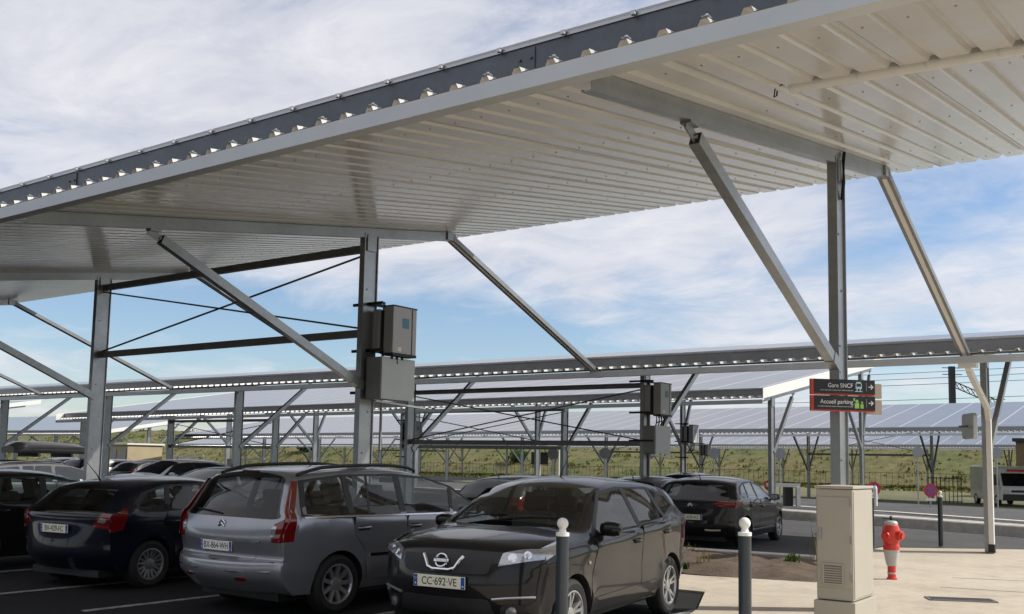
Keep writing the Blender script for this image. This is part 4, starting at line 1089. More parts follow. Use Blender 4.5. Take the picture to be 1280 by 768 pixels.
    if S.get('rails'):
        xa, xb = S['rails']
        for sg in (-1, 1):
            k = MB(); pts = []
            for i in range(13):
                x = xa+(xb-xa)*i/12; t = c.zt(x=x, lo=S['roof'][0], hi=S['roof'][1]); p = c.surf(t, .90*sg); u = i/12
                pts.append((p.x, p.y, p.z+.015+.05*min(1, min(u, 1-u)*7)))
            k.tube(pts, .021, 8); k.build('roof_rail', S.get('rail_mat', M['black_plastic']), root, world=False)
    if S.get('antenna') is not None:
        t = c.zt(x=S['antenna'], lo=S['roof'][0], hi=S['roof'][1]); p = c.surf(t, 0); k = MB()
        k.tube([p, p+Vector((-.06, 0, .08)), p+Vector((-.22, 0, .24))], [.012, .006, .003], 6); k.build('aerial', M['black_plastic'], root, world=False)
    return root, c
def edge_t(P, i): return i
# -- specifications (nose towards +x, origin under the middle of the wheelbase)
SUV = dict(prof=[(2.02, .27, -.28, .0), (2.16, .42, -.32, 0), (2.19, .64, -.34, 0), (2.15, .88, -.36, 0), (2.02, 1.02, -.24, -.06), (1.55, 1.095, -.05, -.075), (1.08, 1.135, -.12, -.065), (.62, 1.38, -.12, -.06), (.22, 1.545, -.12, -.07), (-.30, 1.605, 0, -.075), (-1.0, 1.59, 0, -.08), (-1.60, 1.53, .03, -.085), (-1.86, 1.31, .06, -.05), (-2.02, 1.09, .10, -.02), (-2.07, .90, .14, 0), (-2.14, .70, .22, 0), (-2.13, .45, .24, 0), (-2.0, .28, .25, 0)],
           W=[(-2.2, .70), (-1.95, .82), (-1.6, .87), (-1, .885), (0, .875), (1, .885), (1.5, .875), (1.85, .80), (2.1, .74), (2.2, .68)], belt=(1.03, -.06), tumble=.50, sill=.26, axles=(1.315, -1.315), rw=.335, ra=.375, rim=.225, wheel='double', roof=(8.2, 11),
           dlo=[(.86, 1.035), (.30, 1.455), (-.2, 1.50), (-1.0, 1.49), (-1.52, 1.40), (-1.66, 1.24), (-1.30, 1.15), (-.9, 1.105)],
           windows=[[(.74, 1.06), (.27, 1.42), (-.30, 1.475), (-.34, 1.085)], [(-.43, 1.09), (-.40, 1.478), (-.98, 1.465), (-1.10, 1.14)], [(-1.20, 1.165), (-1.08, 1.455), (-1.46, 1.37), (-1.56, 1.26)]],
           doors=[[(.93, .34), (.93, .66), (.80, 1.03), (-.37, 1.07), (-.37, .34)], [(-.39, .34), (-.39, 1.07), (-1.20, 1.12), (-1.26, .95), (-.98, .66), (-.93, .34)]],
           strips=[[(.94, .30), (.94, .44), (-.88, .46), (-.86, .30)]], strip_mat=None, mirror=(.62, 1.05),
           wind=[(6.12, -.93), (8.0, -.92), (8.0, .92), (6.12, .93)], rearw=[(11.12, -.82), (12.95, -.84), (12.95, .84), (11.12, .82)],
           lights=[('headlight', 'lamp_clear', [[(2.72, .60), (3.40, .63), (4.1, .99), (4.1, 1.014), (3.05, 1.014)]], [[(1.81, .875), (1.79, .975), (1.42, 1.06), (1.55, .965)]]), ('tail_light', 'lamp_red', [[(13.05, .80), (14.6, .78), (14.6, 1.0), (13.05, 1.0)]], [[(-1.92, .82), (-1.92, 1.08), (-1.70, 1.03), (-1.78, .86)]])],
           tops=[('grille', 'black_plastic', [(2.45, -.52), (3.15, -.55), (3.15, .55), (2.45, .52)], .006), ('lower_grille', 'black_plastic', [(.75, -.62), (1.55, -.55), (1.55, .55), (.75, .62)], .006)], antenna=-.2)
def scaled(S, sx, sy, sz, **kw):
    D = dict(S)
    D['prof'] = [(a*sx, b_*sz, c*sx, d*sz) for a, b_, c, d in S['prof']]
    D['W'] = [(a*sx, w*sy) for a, w in S['W']]; D['belt'] = (S['belt'][0]*sz, S['belt'][1]*sz/sx)
    sp = lambda P: [(x*sx, z*sz) for x, z in P]
    D['dlo'] = sp(S['dlo']); D['windows'] = [sp(w) for w in S['windows']]; D['doors'] = [sp(w) for w in S['doors']]; D['strips'] = [sp(w) for w in S.get('strips', [])]
    D['mirror'] = (S['mirror'][0]*sx, S['mirror'][1]*sz); D['axles'] = tuple(a*sx for a in S['axles'])
    D['lights'] = [(a, m_, t, [sp(p) for p in q]) for a, m_, t, q in S['lights']]
    D['sides'] = [(a, m_, sp(p), o) for a, m_, p, o in S.get('sides', [])]
    if S.get('rails'): D['rails'] = tuple(a*sx for a in S['rails'])
    if S.get('antenna') is not None: D['antenna'] = S['antenna']*sx
    if S.get('chrome_belt'): D['chrome_belt'] = sp(S['chrome_belt'])
    D.update(kw); return D
MPV = dict(prof=[(2.08, .25, -.25, 0), (2.24, .40, -.30, 0), (2.27, .60, -.32, 0), (2.19, .80, -.35, -.03), (1.97, .93, -.2, -.08), (1.62, 1.03, -.08, -.09), (1.37, 1.12, -.12, -.07), (.82, 1.42, -.14, -.065), (.32, 1.60, -.1, -.065), (-.3, 1.665, 0, -.07), (-1.1, 1.655, 0, -.075), (-1.86, 1.59, .03, -.08), (-2.04, 1.38, .07, -.05), (-2.19, 1.10, .12, -.02), (-2.25, .96, .13, 0), (-2.27, .84, .14, 0), (-2.24, .66, .14, 0), (-2.35, .60, .20, 0), (-2.35, .44, .22, 0), (-2.2, .27, .25, 0)],
           W=[(-2.36, .74), (-2.1, .85), (-1.7, .90), (-1, .915), (0, .905), (1, .91), (1.6, .89), (1.95, .82), (2.15, .75), (2.27, .70)], belt=(1.05, -.03), tumble=.40, sill=.25, axles=(1.365, -1.365), rw=.33, ra=.37, rim=.225, wheel='seven', roof=(8.2, 11),
           dlo=[(1.30, 1.05), (.72, 1.41), (.25, 1.535), (-.3, 1.575), (-1.2, 1.565), (-1.83, 1.50), (-1.90, 1.11)],
           windows=[[(1.22, 1.075), (.72, 1.375), (.62, 1.085)], [(.56, 1.085), (.66, 1.40), (.25, 1.51), (-.22, 1.54), (-.26, 1.095)], [(-.36, 1.095), (-.32, 1.545), (-.78, 1.545), (-.88, 1.10)], [(-.91, 1.10), (-.81, 1.545), (-1.12, 1.54), (-1.12, 1.105)], [(-1.22, 1.105), (-1.20, 1.535), (-1.76, 1.475), (-1.83, 1.13)]],
           doors=[[(1.02, .34), (1.06, .70), (.98, 1.05), (-.28, 1.08), (-.30, .34)], [(-.32, .34), (-.30, 1.08), (-1.15, 1.09), (-1.18, .92), (-.98, .70), (-.94, .34)]],
           strips=[[(.95, .60), (.95, .635), (-.26, .645), (-.26, .61)], [(-.34, .61), (-.34, .645), (-.90, .65), (-.90, .615)]], mirror=(.92, 1.07), chrome_belt=[(1.25, 1.050), (-1.88, 1.092)],
           wind=[(6.12, -.93), (8.0, -.92), (8.0, .92), (6.12, .93)], rearw=[(11.1, -.86), (13.1, -.88), (13.1, .88), (11.1, .86)],
           lights=[('headlight', 'lamp_clear', [[(2.7, .6), (3.5, .6), (4.2, .98), (3.0, 1.0)]], [[(1.88, .80), (1.85, .92), (1.5, .98), (1.62, .86)]]), ('tail_light', 'lamp_red', [[(11.6, .965), (13.0, .955), (13.4, .84), (15.05, .86), (15.05, 1.014), (11.6, 1.014)]], [[(-2.17, .84), (-2.12, 1.10), (-1.92, 1.49), (-1.84, 1.49), (-1.97, 1.14), (-2.00, .84)]])],
           tops=[('grille', 'black_plastic', [(2.3, -.5), (2.8, -.5), (2.8, .5), (2.3, .5)], .006)], rails=(.45, -1.80), antenna=-1.0)
HATCH = dict(prof=[(1.96, .24, -.25, 0), (2.10, .36, -.30, 0), (2.13, .53, -.32, 0), (2.06, .70, -.34, -.02), (1.88, .80, -.2, -.07), (1.45, .91, -.06, -.08), (1.0, .98, -.12, -.06), (.45, 1.25, -.12, -.06), (.05, 1.405, -.1, -.07), (-.45, 1.455, 0, -.075), (-1.05, 1.44, 0, -.08), (-1.60, 1.36, .05, -.085), (-1.86, 1.15, .08, -.05), (-2.04, .97, .12, -.02), (-2.06, .84, .14, 0), (-2.10, .62, .2, 0), (-2.10, .42, .22, 0), (-1.98, .26, .25, 0)],
             W=[(-2.15, .70), (-1.9, .81), (-1.5, .865), (-1, .875), (0, .87), (1, .87), (1.5, .85), (1.85, .77), (2.05, .71), (2.15, .66)], belt=(.94, -.045), tumble=.48, sill=.22, axles=(1.30, -1.30), rw=.31, ra=.345, rim=.205, wheel='multi', roof=(8.2, 11),
             dlo=[(.82, .945), (.25, 1.28), (-.3, 1.36), (-1.0, 1.345), (-1.40, 1.25), (-1.62, 1.06), (-.9, 1.0)],
             windows=[[(.72, .965), (.22, 1.25), (-.28, 1.33), (-.32, .985)], [(-.42, .99), (-.38, 1.335), (-.92, 1.32), (-1.02, 1.03)], [(-1.10, 1.035), (-1.0, 1.315), (-1.32, 1.235), (-1.50, 1.07)]],
             doors=[[(.93, .30), (.93, .60), (.80, .94), (-.35, .97), (-.35, .30)], [(-.37, .30), (-.37, .97), (-1.08, 1.0), (-1.16, .85), (-.95, .60), (-.91, .30)]],
             mirror=(.60, .96), wind=[(6.12, -.93), (8.0, -.92), (8.0, .92), (6.12, .93)], rearw=[(11.12, -.84), (12.95, -.86), (12.95, .86), (11.12, .84)],
             lights=[('headlight', 'lamp_clear', [[(2.62, .6), (3.4, .6), (4.1, .98), (3.0, 1.0)]], [[(1.78, .68), (1.76, .80), (1.45, .86), (1.55, .74)]]), ('tail_light', 'lamp_red', [[(12.75, .84), (14.1, .74), (14.3, 1.0), (12.75, 1.0)]], [[(-1.92, .74), (-1.90, .98), (-1.68, 1.06), (-1.74, .78)]])],
             tops=[('grille', 'black_plastic', [(1.9, -.5), (2.6, -.5), (2.6, .5), (1.9, .5)], .006)], antenna=-1.45)
H90 = pi/2
# --- black SUV facing the camera
S = dict(SUV); S['hollow'] = True; S['rear_glass'] = 'side_clear'; S['strip_mat'] = M['car_dark']; S['mirror_mat'] = M['car_black']
qa, qc = make_car(S, M['car_black'], 'black crossover car facing the camera with plate CC 692 VE', 'car', (-5.60, 8.57, 0), -H90+.13)
p = qc.surf(2.15, 0); plate_on(qa, (p.x+.018, 0, p.z+.0), H90, .02, 'CC·692·VE', M['plate_yellow'])
k = MB()
def bead(c, pts, k, r=.011, off=.012, n=7):
    k.tube([c.surf(t, v)+c.nrm(t, v)*off for t, v in pts], r, n)
bead(qc, [(3.12, -.24), (2.9, -.205), (2.62, -.165), (2.55, -.10), (2.55, .10), (2.62, .165), (2.9, .205), (3.12, .24)], k, .017, .012); k.build('grille_surround', M['chrome'], qa, world=False)
k = MB(); cpt = qc.surf(2.85, 0)+qc.nrm(2.85, 0)*.02; n_ = qc.nrm(2.85, 0); sd = Vector((0, 1, 0)); upq = n_.cross(sd)
k.tube([cpt+(sd*cos(2*pi*i/20)+upq*sin(2*pi*i/20))*.058 for i in range(21)], .010, 6); k.bar(cpt-sd*.075, cpt+sd*.075, .028, .012, up=n_); k.build('emblem', M['chrome'], qa, world=False)
for sg in (-1, 1):
    k = MB(); qc.top(k, round_poly([(.75, .66*sg), (1.35, .66*sg), (1.35, .90*sg), (.75, .90*sg)], .3), .006); k.build('fog_light_surround', M['black_plastic'], qa, world=False, fix=False)
    k = MB(); q = qc.surf(1.05, .76*sg); nn = qc.nrm(1.05, .76*sg); k.tube([q, q+nn*.02, q+nn*.024], [.048, .048, .02], 16); k.build('fog_light', M['lamp_clear'], qa, world=False)
    k = MB(); bead(qc, [(1.55, .58*sg), (1.6, .72*sg), (1.62, .86*sg), (1.62, .97*sg)], k, .012, .006); k.build('bumper_trim', M['rim'], qa, world=False)
    k = MB(); q = Vector((1.02, sg*(qc.ys(1.02, .80)+.004), .80)); k.lathe([(.022, 0), (.018, .008*1), (0, .01)], (0, 0, 0), 14, axis='y')
    for i in range(len(k.v)): v = k.v[i]; k.v[i] = (q.x+v[0], q.y+sg*v[1], q.z+v[2])
    k.build('side_repeater', M['lamp_clear'], qa, world=False)
    for (tt, v0, rr) in ((3.12, .72, .040), (3.35, .85, .036)):
        k = MB(); q = qc.surf(tt, v0*sg); nn = qc.nrm(tt, v0*sg); k.tube([q+nn*.004, q+nn*.014, q+nn*.016], [rr, rr, rr*.5], 16); k.build('lamp_reflector', M['chrome'], qa, world=False)
# wipers
k = MB()
for (v0, v1) in ((-.75, -.05), (-.1, .62)): bead(qc, [(6.15, v0), (6.3, (v0+v1)/2), (6.35, v1)], k, .008, .016, 5)
k.build('wiper', M['black_plastic'], qa, world=False)
# --- silver people carrier
S = dict(MPV); S['hollow'] = True; S['strip_mat'] = M['chrome']; S['mirror_mat'] = M['black_plastic']; S['body_handles'] = True
pa, pc = make_car(S, M['car_silver'], 'silver grey people carrier with black roof rails, tail towards the camera', 'car', (-8.46, 8.86, 0), H90)
tq = pc.zt(z=.76, lo=15, hi=16.2); p = pc.surf(tq, 0)
k = MB(); pc.top(k, round_poly([(15.1, -.62), (16.6, -.62), (16.6, .62), (15.1, .62)], .1), .004); k.build('tailgate_recess', M['car_silver'], pa, world=False, fix=False)
plate_on(pa, (p.x-.010, .05, p.z), -H90, .03, 'BX-864-WH', M['plate_white'])
k = MB()
for dz in (0, .035):
    t0 = pc.zt(z=.995+dz, lo=13, hi=15)
    q = pc.surf(t0, 0); k.tube([(q.x-.012, .05, q.z-.02), (q.x-.014, 0, q.z+.02), (q.x-.012, -.05, q.z-.02)], .008, 6)
k.build('emblem', M['chrome'], pa, world=False)
k = MB(); bead(pc, [(15.05, -.70), (15.08, 0), (15.05, .70)], k, .008, .004); k.build('tailgate_edge', M['car_silver'], pa, world=False)
k = MB(); bead(pc, [(16.75, -.93), (16.78, 0), (16.75, .93)], k, .006, .002); k.build('bumper_gap', M['black_rubber'], pa, world=False)
k = MB(); bead(pc, [(17.55, -.9), (17.6, -.4), (17.6, .4), (17.55, .9)], k, .009, .006); k.build('bumper_strip', M['chrome'], pa, world=False)
k = MB(); pc.top(k, round_poly([(11.0, -.2), (11.1, -.2), (11.1, .2), (11.0, .2)], .2), .012); k.build('brake_light', M['lamp_red'], pa, world=False, fix=False)
for sg in (-1, 1):
    k = MB(); pc.top(k, round_poly([(17.95, .42*sg), (18.2, .42*sg), (18.2, .58*sg), (17.95, .58*sg)], .3), .008); k.build('rear_reflector', M['lamp_red'], pa, world=False, fix=False)
    k = MB(); pc.top(k, round_poly([(13.6, .83*sg), (14.6, .84*sg), (14.5, .90*sg), (13.6, .89*sg)], .3), .011, 0, .12, .06); k.build('reversing_light', M['lamp_clear'], pa, world=False, fix=False)
k = MB(); bead(pc, [(12.95, .08), (12.85, .35), (12.8, .62)], k, .009, .02); k.build('rear_wiper', M['black_plastic'], pa, world=False)
# --- dark blue hatchback
S = dict(HATCH); S['hollow'] = True
ha, hc = make_car(S, M['car_blue'], 'dark blue hatchback, tail towards the camera, left of the silver people carrier', 'car', (-11.68, 8.58, 0), H90+.12)
tq = hc.zt(z=.78, lo=13.5, hi=15); p = hc.surf(tq, 0); plate_on(ha, (p.x-.014, 0, p.z), -H90, .04, 'BV-429-FC', M['plate_yellow'])
for sg in (-1, 1):
    k = MB(); hc.top(k, round_poly([(13.2, .86*sg), (13.7, .80*sg), (13.8, .93*sg), (13.3, .96*sg)], .3), .012, 0, .12, .06); k.build('reversing_light', M['lamp_clear'], ha, world=False, fix=False)
k = MB(); bead(hc, [(15.0, -.93), (15.0, 0), (15.0, .93)], k, .007, .004); k.build('bumper_strip', M['black_rubber'], ha, world=False)
# --- black car at the far left
S = scaled(HATCH, 1.04, 1.02, 1.02, wheel='five', hollow=True)
la, lc = make_car(S, M['car_black'], 'black car cut by the left edge of the picture, beside the dark blue hatchback', 'car', (-14.55, 8.05, 0), H90+.04)
tq = lc.zt(z=.78, lo=13.5, hi=15); p = lc.surf(tq, 0); plate_on(la, (p.x-.014, 0, p.z), -H90, .04, 'AB-318-KR', M['plate_white'])
# --- black hatchback by the planting bed
S = scaled(HATCH, 1.06, 1.07, 1.03, wheel='double', strips=[[(.95, .34), (.95, .37), (-.95, .38), (-.95, .35)]], strip_mat=M['chrome'], rw=.33, ra=.365, rim=.22, hollow=True)
S['lights'] = [S['lights'][0], ('tail_light', 'lamp_red', [[(12.9, .66), (13.55, .52), (13.75, .55), (13.95, 1.0), (12.85, 1.0)]], [[(-2.03, .84), (-2.02, 1.0), (-1.74, 1.05), (-1.80, .92)]])]
da, dc = make_car(S, M['car_black'], 'glossy black hatchback with red tail lamps, standing on the road behind the soil bed', 'car', (-8.62, 19.8, 0.004), H90+.12)
tq = dc.zt(z=.66, lo=14, hi=15.5); p = dc.surf(tq, 0); plate_on(da, (p.x-.012, 0, p.z), -H90, .05, 'CC-630-KS', M['plate_yellow'])
for sg in (-1, 1):
    k = MB(); bead(dc, [(16.2, .7*sg), (16.25, .5*sg), (16.2, .35*sg)], k, .028, -.005, 8); k.build('exhaust_tip', M['chrome'], da, world=False)
k = MB()
for dz in (0, .03):
    t0 = dc.zt(z=.90+dz, lo=13, hi=15); q = dc.surf(t0, 0); k.tube([(q.x-.012, .045, q.z-.02), (q.x-.014, 0, q.z+.015), (q.x-.012, -.045, q.z-.02)], .007, 6)
k.build('emblem', M['chrome'], da, world=False)
# --- cars farther off
def far(S, mat, label, x, y, h, cat='car', z=None, **kw):
    S = dict(S); S['detail'] = 1; S.update(kw)
    return make_car(S, M[mat], label, cat, (x, y, gz(y) if z is None else z), h)
WAG = scaled(MPV, 1.02, .98, .90)
wa, wc = far(WAG, 'car_grey', 'mid grey estate car with a grey roof box on its rails', -24.1, 13.5, H90+.12, rails=(.45, -1.8))
t = thing('roof_box', (-24.1, 13.5, 1.56), 'long grey roof box on top of the mid grey estate car', 'roof box', None, H90+.12)
mb = MB(); g = []
for i in range(15):
    u = i/14; x = 1.05-2.1*u; e = (1-abs(2*u-1)**5)**.5 if u not in (0, 1) else .25; w = .40*(.55+.45*e); h = .30*(.4+.6*min(1, e*(.75+.4*u)))
    g.append([(x, w*.92*c, .02 if False else (0.03+h*sn)) for c, sn in ((-1, 0), (-1.05, .3), (-.95, .7), (-.6, .95), (0, 1), (.6, .95), (.95, .7), (1.05, .3), (1, 0))])
nk = 9; mb.add([p for r in g for p in r], [(i*nk+j, i*nk+(j+1) % nk, (i+1)*nk+(j+1) % nk, (i+1)*nk+j) for i in range(14) for j in range(nk)]+[tuple(range(nk)), tuple(range(14*nk, 15*nk))], 0, True)
mb.build('lid', M['car_dark'], t, world=False)
for xx in (-.5, .44):
    mb = MB(); mb.span((xx, -.4, -.06), (xx+.06, .4, .03)); mb.build('bar', M['black_plastic'], t, world=False)
far(HATCH, 'car_dark', 'dark car at the left edge, half hidden behind the black car', -25.9, 13.4, H90+.25)
far(SUV, 'car_white', 'white car seen just right of the second post from the left', -26.5, 18.9, -H90)
far(HATCH, 'car_black', 'black hatchback parked behind the dark blue hatchback roof', -19.6, 15.0, -H90)
far(HATCH, 'car_dark', 'charcoal hatchback directly behind the silver people carrier left side', -17.0, 15.1, -H90)
far(HATCH, 'car_dark', 'dark hatchback visible between the silver car and the black car windscreens', -11.5, 17.1, H90)
far(HATCH, 'car_grey', 'grey hatchback peeking out behind the black car rear', -10.5, 20.6, H90+.05)
far(HATCH, 'car_black', 'distant dark hatchback between the posts beyond the road', -15.3, 33.0, H90)
for k, (mt, lb) in enumerate([('car_dark', 'dark car parked far off below the third canopy, left group'), ('car_white', 'white car parked far off under the third canopy near the barrier arms'), ('car_blue', 'dark blue car parked far off next to the white one under the third canopy'), ('car_grey', 'grey car parked far off under the third canopy beside the tan kiosk')]):
    far(HATCH, mt, lb, -38-4.2*k, 26.5+1.2*k, H90)

# delivery van at the right
t = thing('delivery_van', (-10.35, 64.2, gz(64.2)), 'white box van with red panel above a dark windscreen, facing the road at far right', 'van', None, -H90+.5)
mb = MB(); mb.lathe([(0, 0)], n=3) if False else None
pr = [(2.6, .35), (2.6, 1.0), (2.5, 1.15), (2.15, 1.95), (2.1, 2.15), (1.9, 2.28), (-2.6, 2.3), (-2.6, .35)]
mb = MB(); nP = len(pr); mb.add([(x, s_*1.02, z) for s_ in (-1, 1) for x, z in pr], [tuple(range(nP)), tuple(range(nP, 2*nP))]+[(i, (i+1) % nP, nP+(i+1) % nP, nP+i) for i in range(nP)]); mb.build('body', M['car_white'], t, world=False, bevel=.06)
mb = MB(); mb.add([(2.50, -.92, 1.17), (2.50, .92, 1.17), (2.20, .90, 1.88), (2.20, -.90, 1.88)], [(0, 1, 2, 3)]); mb.v = [(x+.03, y, z+.01) for x, y, z in mb.v]; mb.build('windscreen', M['glass'], t, world=False)
mb = MB(); mb.span((2.60, -.55, 1.98), (2.11, .55, 2.12)); mb.v = [(min(x, 2.20), y, z) for x, y, z in mb.v]; mb.build('front_panel', M['road_red'], t, world=False)
mb = MB(); mb.span((2.58, -.95, .36), (2.66, .95, .72)); mb.build('bumper', M['black_plastic'], t, world=False)
mb = MB(); mb.span((2.6, -.5, .82), (2.62, .5, .95)); mb.build('grille', M['black_plastic'], t, world=False)
for sg in (-1, 1):
    mb = MB(); mb.span((2.59, sg*.92, .78), (2.63, sg*.62, .98)); mb.build('headlight', M['lamp_clear'], t, world=False)
    mb = MB(); mb.span((2.2, sg*1.06, 1.2), (2.28, sg*1.26, 1.55)); mb.build('wing_mirror', M['black_plastic'], t, world=False)
    mb = MB(); mb.span((1.2, sg*1.021, 1.2), (2.15, sg*1.03, 1.8)); mb.build('side_window', M['glass'], t, world=False)
tm, rm = wheel_meshes(.33, .2, .2, 'five')
for xa in (1.75, -1.6):
    for sg in (-1, 1):
        o = bpy.data.objects.new('wheel', tm); COL.objects.link(o); o.parent = t; o.location = (xa, sg*.93, .33)
        if sg < 0: o.rotation_euler = (0, 0, pi)
        q = bpy.data.objects.new('rim', rm); COL.objects.link(q); q.parent = o

# ------------------------------------------------------------------ distant street furniture
def pole_sign(x, y, z, r, label, face, post_h=None, grp=None, rz=.6):
    g = gz(y); t = thing('road_sign', (x, y, g), label, 'road sign', grp, rz)
    H = z-g
    mb = MB(); mb.tube([(0, .03, 0), (0, .03, H+r*.8)], .035, 8); mb.build('pole', M['galv'], t, world=False)
    mb = MB(); mb.lathe([(0, -.012), (r, -.012), (r, .012), (0, .012)], (0, -.02, H), 28, axis='y'); d = mb.build('disc', M['sign_back'] if face == 'back' else M['road_red'], t, world=False)
    if face == 'nostop':
        mb = MB(); mb.lathe([(0, -.016), (r*.70, -.016), (r*.70, -.0125)], (0, -.02, H), 28, axis='y'); mb.build('blue_field', M['road_blue'], t, world=False)
        mb = MB()
        for a in (pi/4, -pi/4): mb.box((0, -.0385 if a > 0 else -.0395, H), (r*1.55, .003, r*.2), 0, Matrix.Rotation(a, 3, 'Y'))
        mb.build('cross', M['road_red'], t, world=False)
        mb = MB(); mb.span((-r*.7, -.035, H-r*1.55), (r*.7, -.02, H-r*1.15)); mb.build('lower_plate', M['sign_white'], t, world=False)
pole_sign(-10.05, 44.83, .70, .29, 'round red and blue no stopping sign low beside the road, right of the cabinet', 'nostop')
pole_sign(-12.15, 43.9, .72, .29, 'round no stopping sign peeking out behind the beige cabinet', 'nostop')
pole_sign(-15.62, 40.83, .78, .24, 'small no stopping sign at the left end of the white barrier arm', 'nostop')
for (x, y, z, lb) in [(-26.38, 40.38, 2.0, 'round road sign seen from behind, above the black car windscreen'), (-24.32, 41.85, 2.06, 'round road sign seen from behind, between the middle posts'), (-22.55, 43.12, 2.1, 'round road sign seen from behind, right of the cabled inverter'), (-19.98, 44.95, 2.16, 'round road sign seen from behind, above the black hatchback roof'), (-17.38, 46.81, 2.22, 'round road sign seen from behind, beside the barrier gate'), (-11.92, 50.7, 2.4, 'pale round road sign seen from behind, above the no stopping sign'), (-8.78, 52.94, 2.45, 'pale round road sign seen from behind, in front of the white van')]:
    pole_sign(x, y, z, .27, lb, 'back')
# white marker post
mb = MB(); mb.lathe([(.09, 0), (.09, .9), (.06, 1.0), (0, 1.02)], n=16)
o = mb.build('marker_post', M['white_paint']); o.location = (-11.9, 43.2, gz(43)); tag(o, 'stubby white marker post just right of the beige cabinet', 'post')
# barrier gate
t = thing('barrier_gate', (-14.1, 39.2, gz(39)), 'white barrier arm with its dark machine box near the far kerb', 'barrier', None, .63)
mb = MB(); mb.bar((-1.0, 0, .95), (.35, 0, .95), .12, .14); mb.build('arm', M['white_paint'], t, world=False)
mb = MB(); mb.span((.20, -.08, 0), (.36, .08, .88)); mb.build('post', M['white_paint'], t, world=False)
mb = MB(); mb.span((-.18, .2, 0), (.14, .55, 1.02)); mb.build('machine_box', M['dark_steel'], t, world=False)
# barrier arms at left
for (x, y, z, L, lb) in [(-52, 37.5, 1.15, 1.6, 'white barrier arm left of the fourth post'), (-47, 37.5, 1.05, 2.0, 'white barrier arm right of the tan kiosk, the longer one')]:
    t = thing('barrier_gate', (x, y, gz(y)), lb, 'barrier', None, .7)
    mb = MB(); mb.bar((0, 0, z+.35), (L, 0, z+.5), .08, .1); mb.build('arm', M['white_paint'], t, world=False)
    mb = MB(); mb.span((-.15, -.12, 0), (.15, .12, z+.45)); mb.build('post', M['white_paint'], t, world=False)
# tan kiosk
t = thing('kiosk', (-54.5, 36.0, gz(36)), 'small tan kiosk with grey doors behind the third post', 'kiosk')
mb = MB(); mb.span((-1.4, -1.2, 0), (1.4, 1.2, 2.2)); mb.build('wall', M['tan_wall'], t, world=False)
mb = MB(); mb.span((-1.5, -1.3, 2.2), (1.5, 1.3, 2.3)); mb.build('roof', M['white_trim'], t, world=False)
for x in (-.2, .8):
    mb = MB(); mb.span((x, -1.24, .1), (x+.5, -1.205, 1.9)); mb.build('door', M['grey_box'], t, world=False)
# brown building behind the van
t = thing('brick_building', (-8.9, 84, gz(84)), 'low brown building with pale window behind the white van', 'building')
mb = MB(); mb.span((-3.4, -2, 0), (8, 4, 4.2)); mb.build('wall', M['brown_wall'], t, world=False)
mb = MB(); mb.span((-3.6, -2.2, 4.2), (8.2, 4.2, 4.45)); mb.build('roof', M['dark_steel'], t, world=False)
mb = MB(); mb.span((.6, -2.04, 2.4), (1.6, -2.0, 3.3)); mb.build('window', M['glass'], t, world=False)
# traffic mirror on the downpipe
t = thing('traffic_mirror', (-3.93, 20.95, 2.47), 'rounded pale grey traffic mirror beside the white downpipe', 'mirror', None, 2.1); t.scale = (.86, .86, .86)
def rrect(w, h, r, n=5): return [(sx*(w-r)+r*cos(a), sz*(h-r)+r*sin(a)) for sx, sz, a0 in ((1, 1, 0), (-1, 1, pi/2), (-1, -1, pi), (1, -1, 3*pi/2)) for a in [a0+k*pi/2/n for k in range(n+1)]]
mb = MB(); mb.prof((0, -.03, 0), (0, .07, 0), rrect(.36, .29, .09)); mb.build('back_shell', M['light_box'], t, world=False, bevel=.02)
mb = MB(); mb.prof((0, -.045, 0), (0, -.031, 0), rrect(.31, .24, .07)); mb.build('mirror_face', M['chrome'], t, world=False, bevel=.008)
mb = MB(); mb.bar((0, .07, 0), (-.17, .30, -.02), .05, .05); mb.build('bracket', M['galv'], t, world=False)
# fence at the foot of the hill and the gate by the van
t = thing('railing_fence', (0, 110.5, -.45), 'long dark railing fence at the foot of the embankment', 'fence')
mb = MB()
for k in range(220): mb.box((-115+k*.6, 0, .85), (.03, .03, 1.5))
mb.build('bars', M['fence_black'], t, world=False)
for z in (.2, 1.5):
    mb = MB(); mb.span((-115, -.015, z), (17, .015, z+.035)); mb.build('rail', M['fence_black'], t, world=False)
t = thing('metal_gate', (-13.0, 61.5, gz(61.5)), 'black upright bar gate left of the white van', 'gate', None, .6)
mb = MB()
for k in range(9): mb.box((-.95+k*.24, 0, .8), (.03, .03, 1.6))
mb.build('bars', M['fence_black'], t, world=False)
for z in (.15, 1.5):
    mb = MB(); mb.span((-1, -.02, z), (1, .02, z+.05)); mb.build('rail', M['fence_black'], t, world=False)
# railway gantry
t = thing('railway_gantry', (-29.3, 144.5, 6.2), 'dark steel railway mast with lattice arm rising behind the canopies', 'gantry', None, .62)
mb = MB(); mb.box((0, 0, 4.7), (.75, .55, 9.4)); mb.build('mast', M['dark_steel'], t, world=False)
mb = MB()
for zz in (9.2, 8.3, 3.9): mb.bar((-1.3, 0, zz), (1.4, 0, zz), .1, .1)
for x in (-1.3, -1.1, 1.3): mb.bar((x, 0, 3.9), (x, 0, 9.2), .06, .06)
mb.build('insulator_frame', M['dark_steel'], t, world=False)
mb = MB(); P0, P1 = Vector((.3, 0, 6.8)), Vector((6.2, 0, 4.3))
for off in (.55, -.25): mb.bar(P0+Vector((0, 0, off)), P1+Vector((0, 0, off)), .12, .12)
for k in range(8):
    a, b2 = P0.lerp(P1, k/8), P0.lerp(P1, (k+1)/8); mb.bar(a+Vector((0, 0, .55)), b2+Vector((0, 0, -.25)), .08, .08); mb.bar(a+Vector((0, 0, -.25)), b2+Vector((0, 0, .55)), .06, .06)
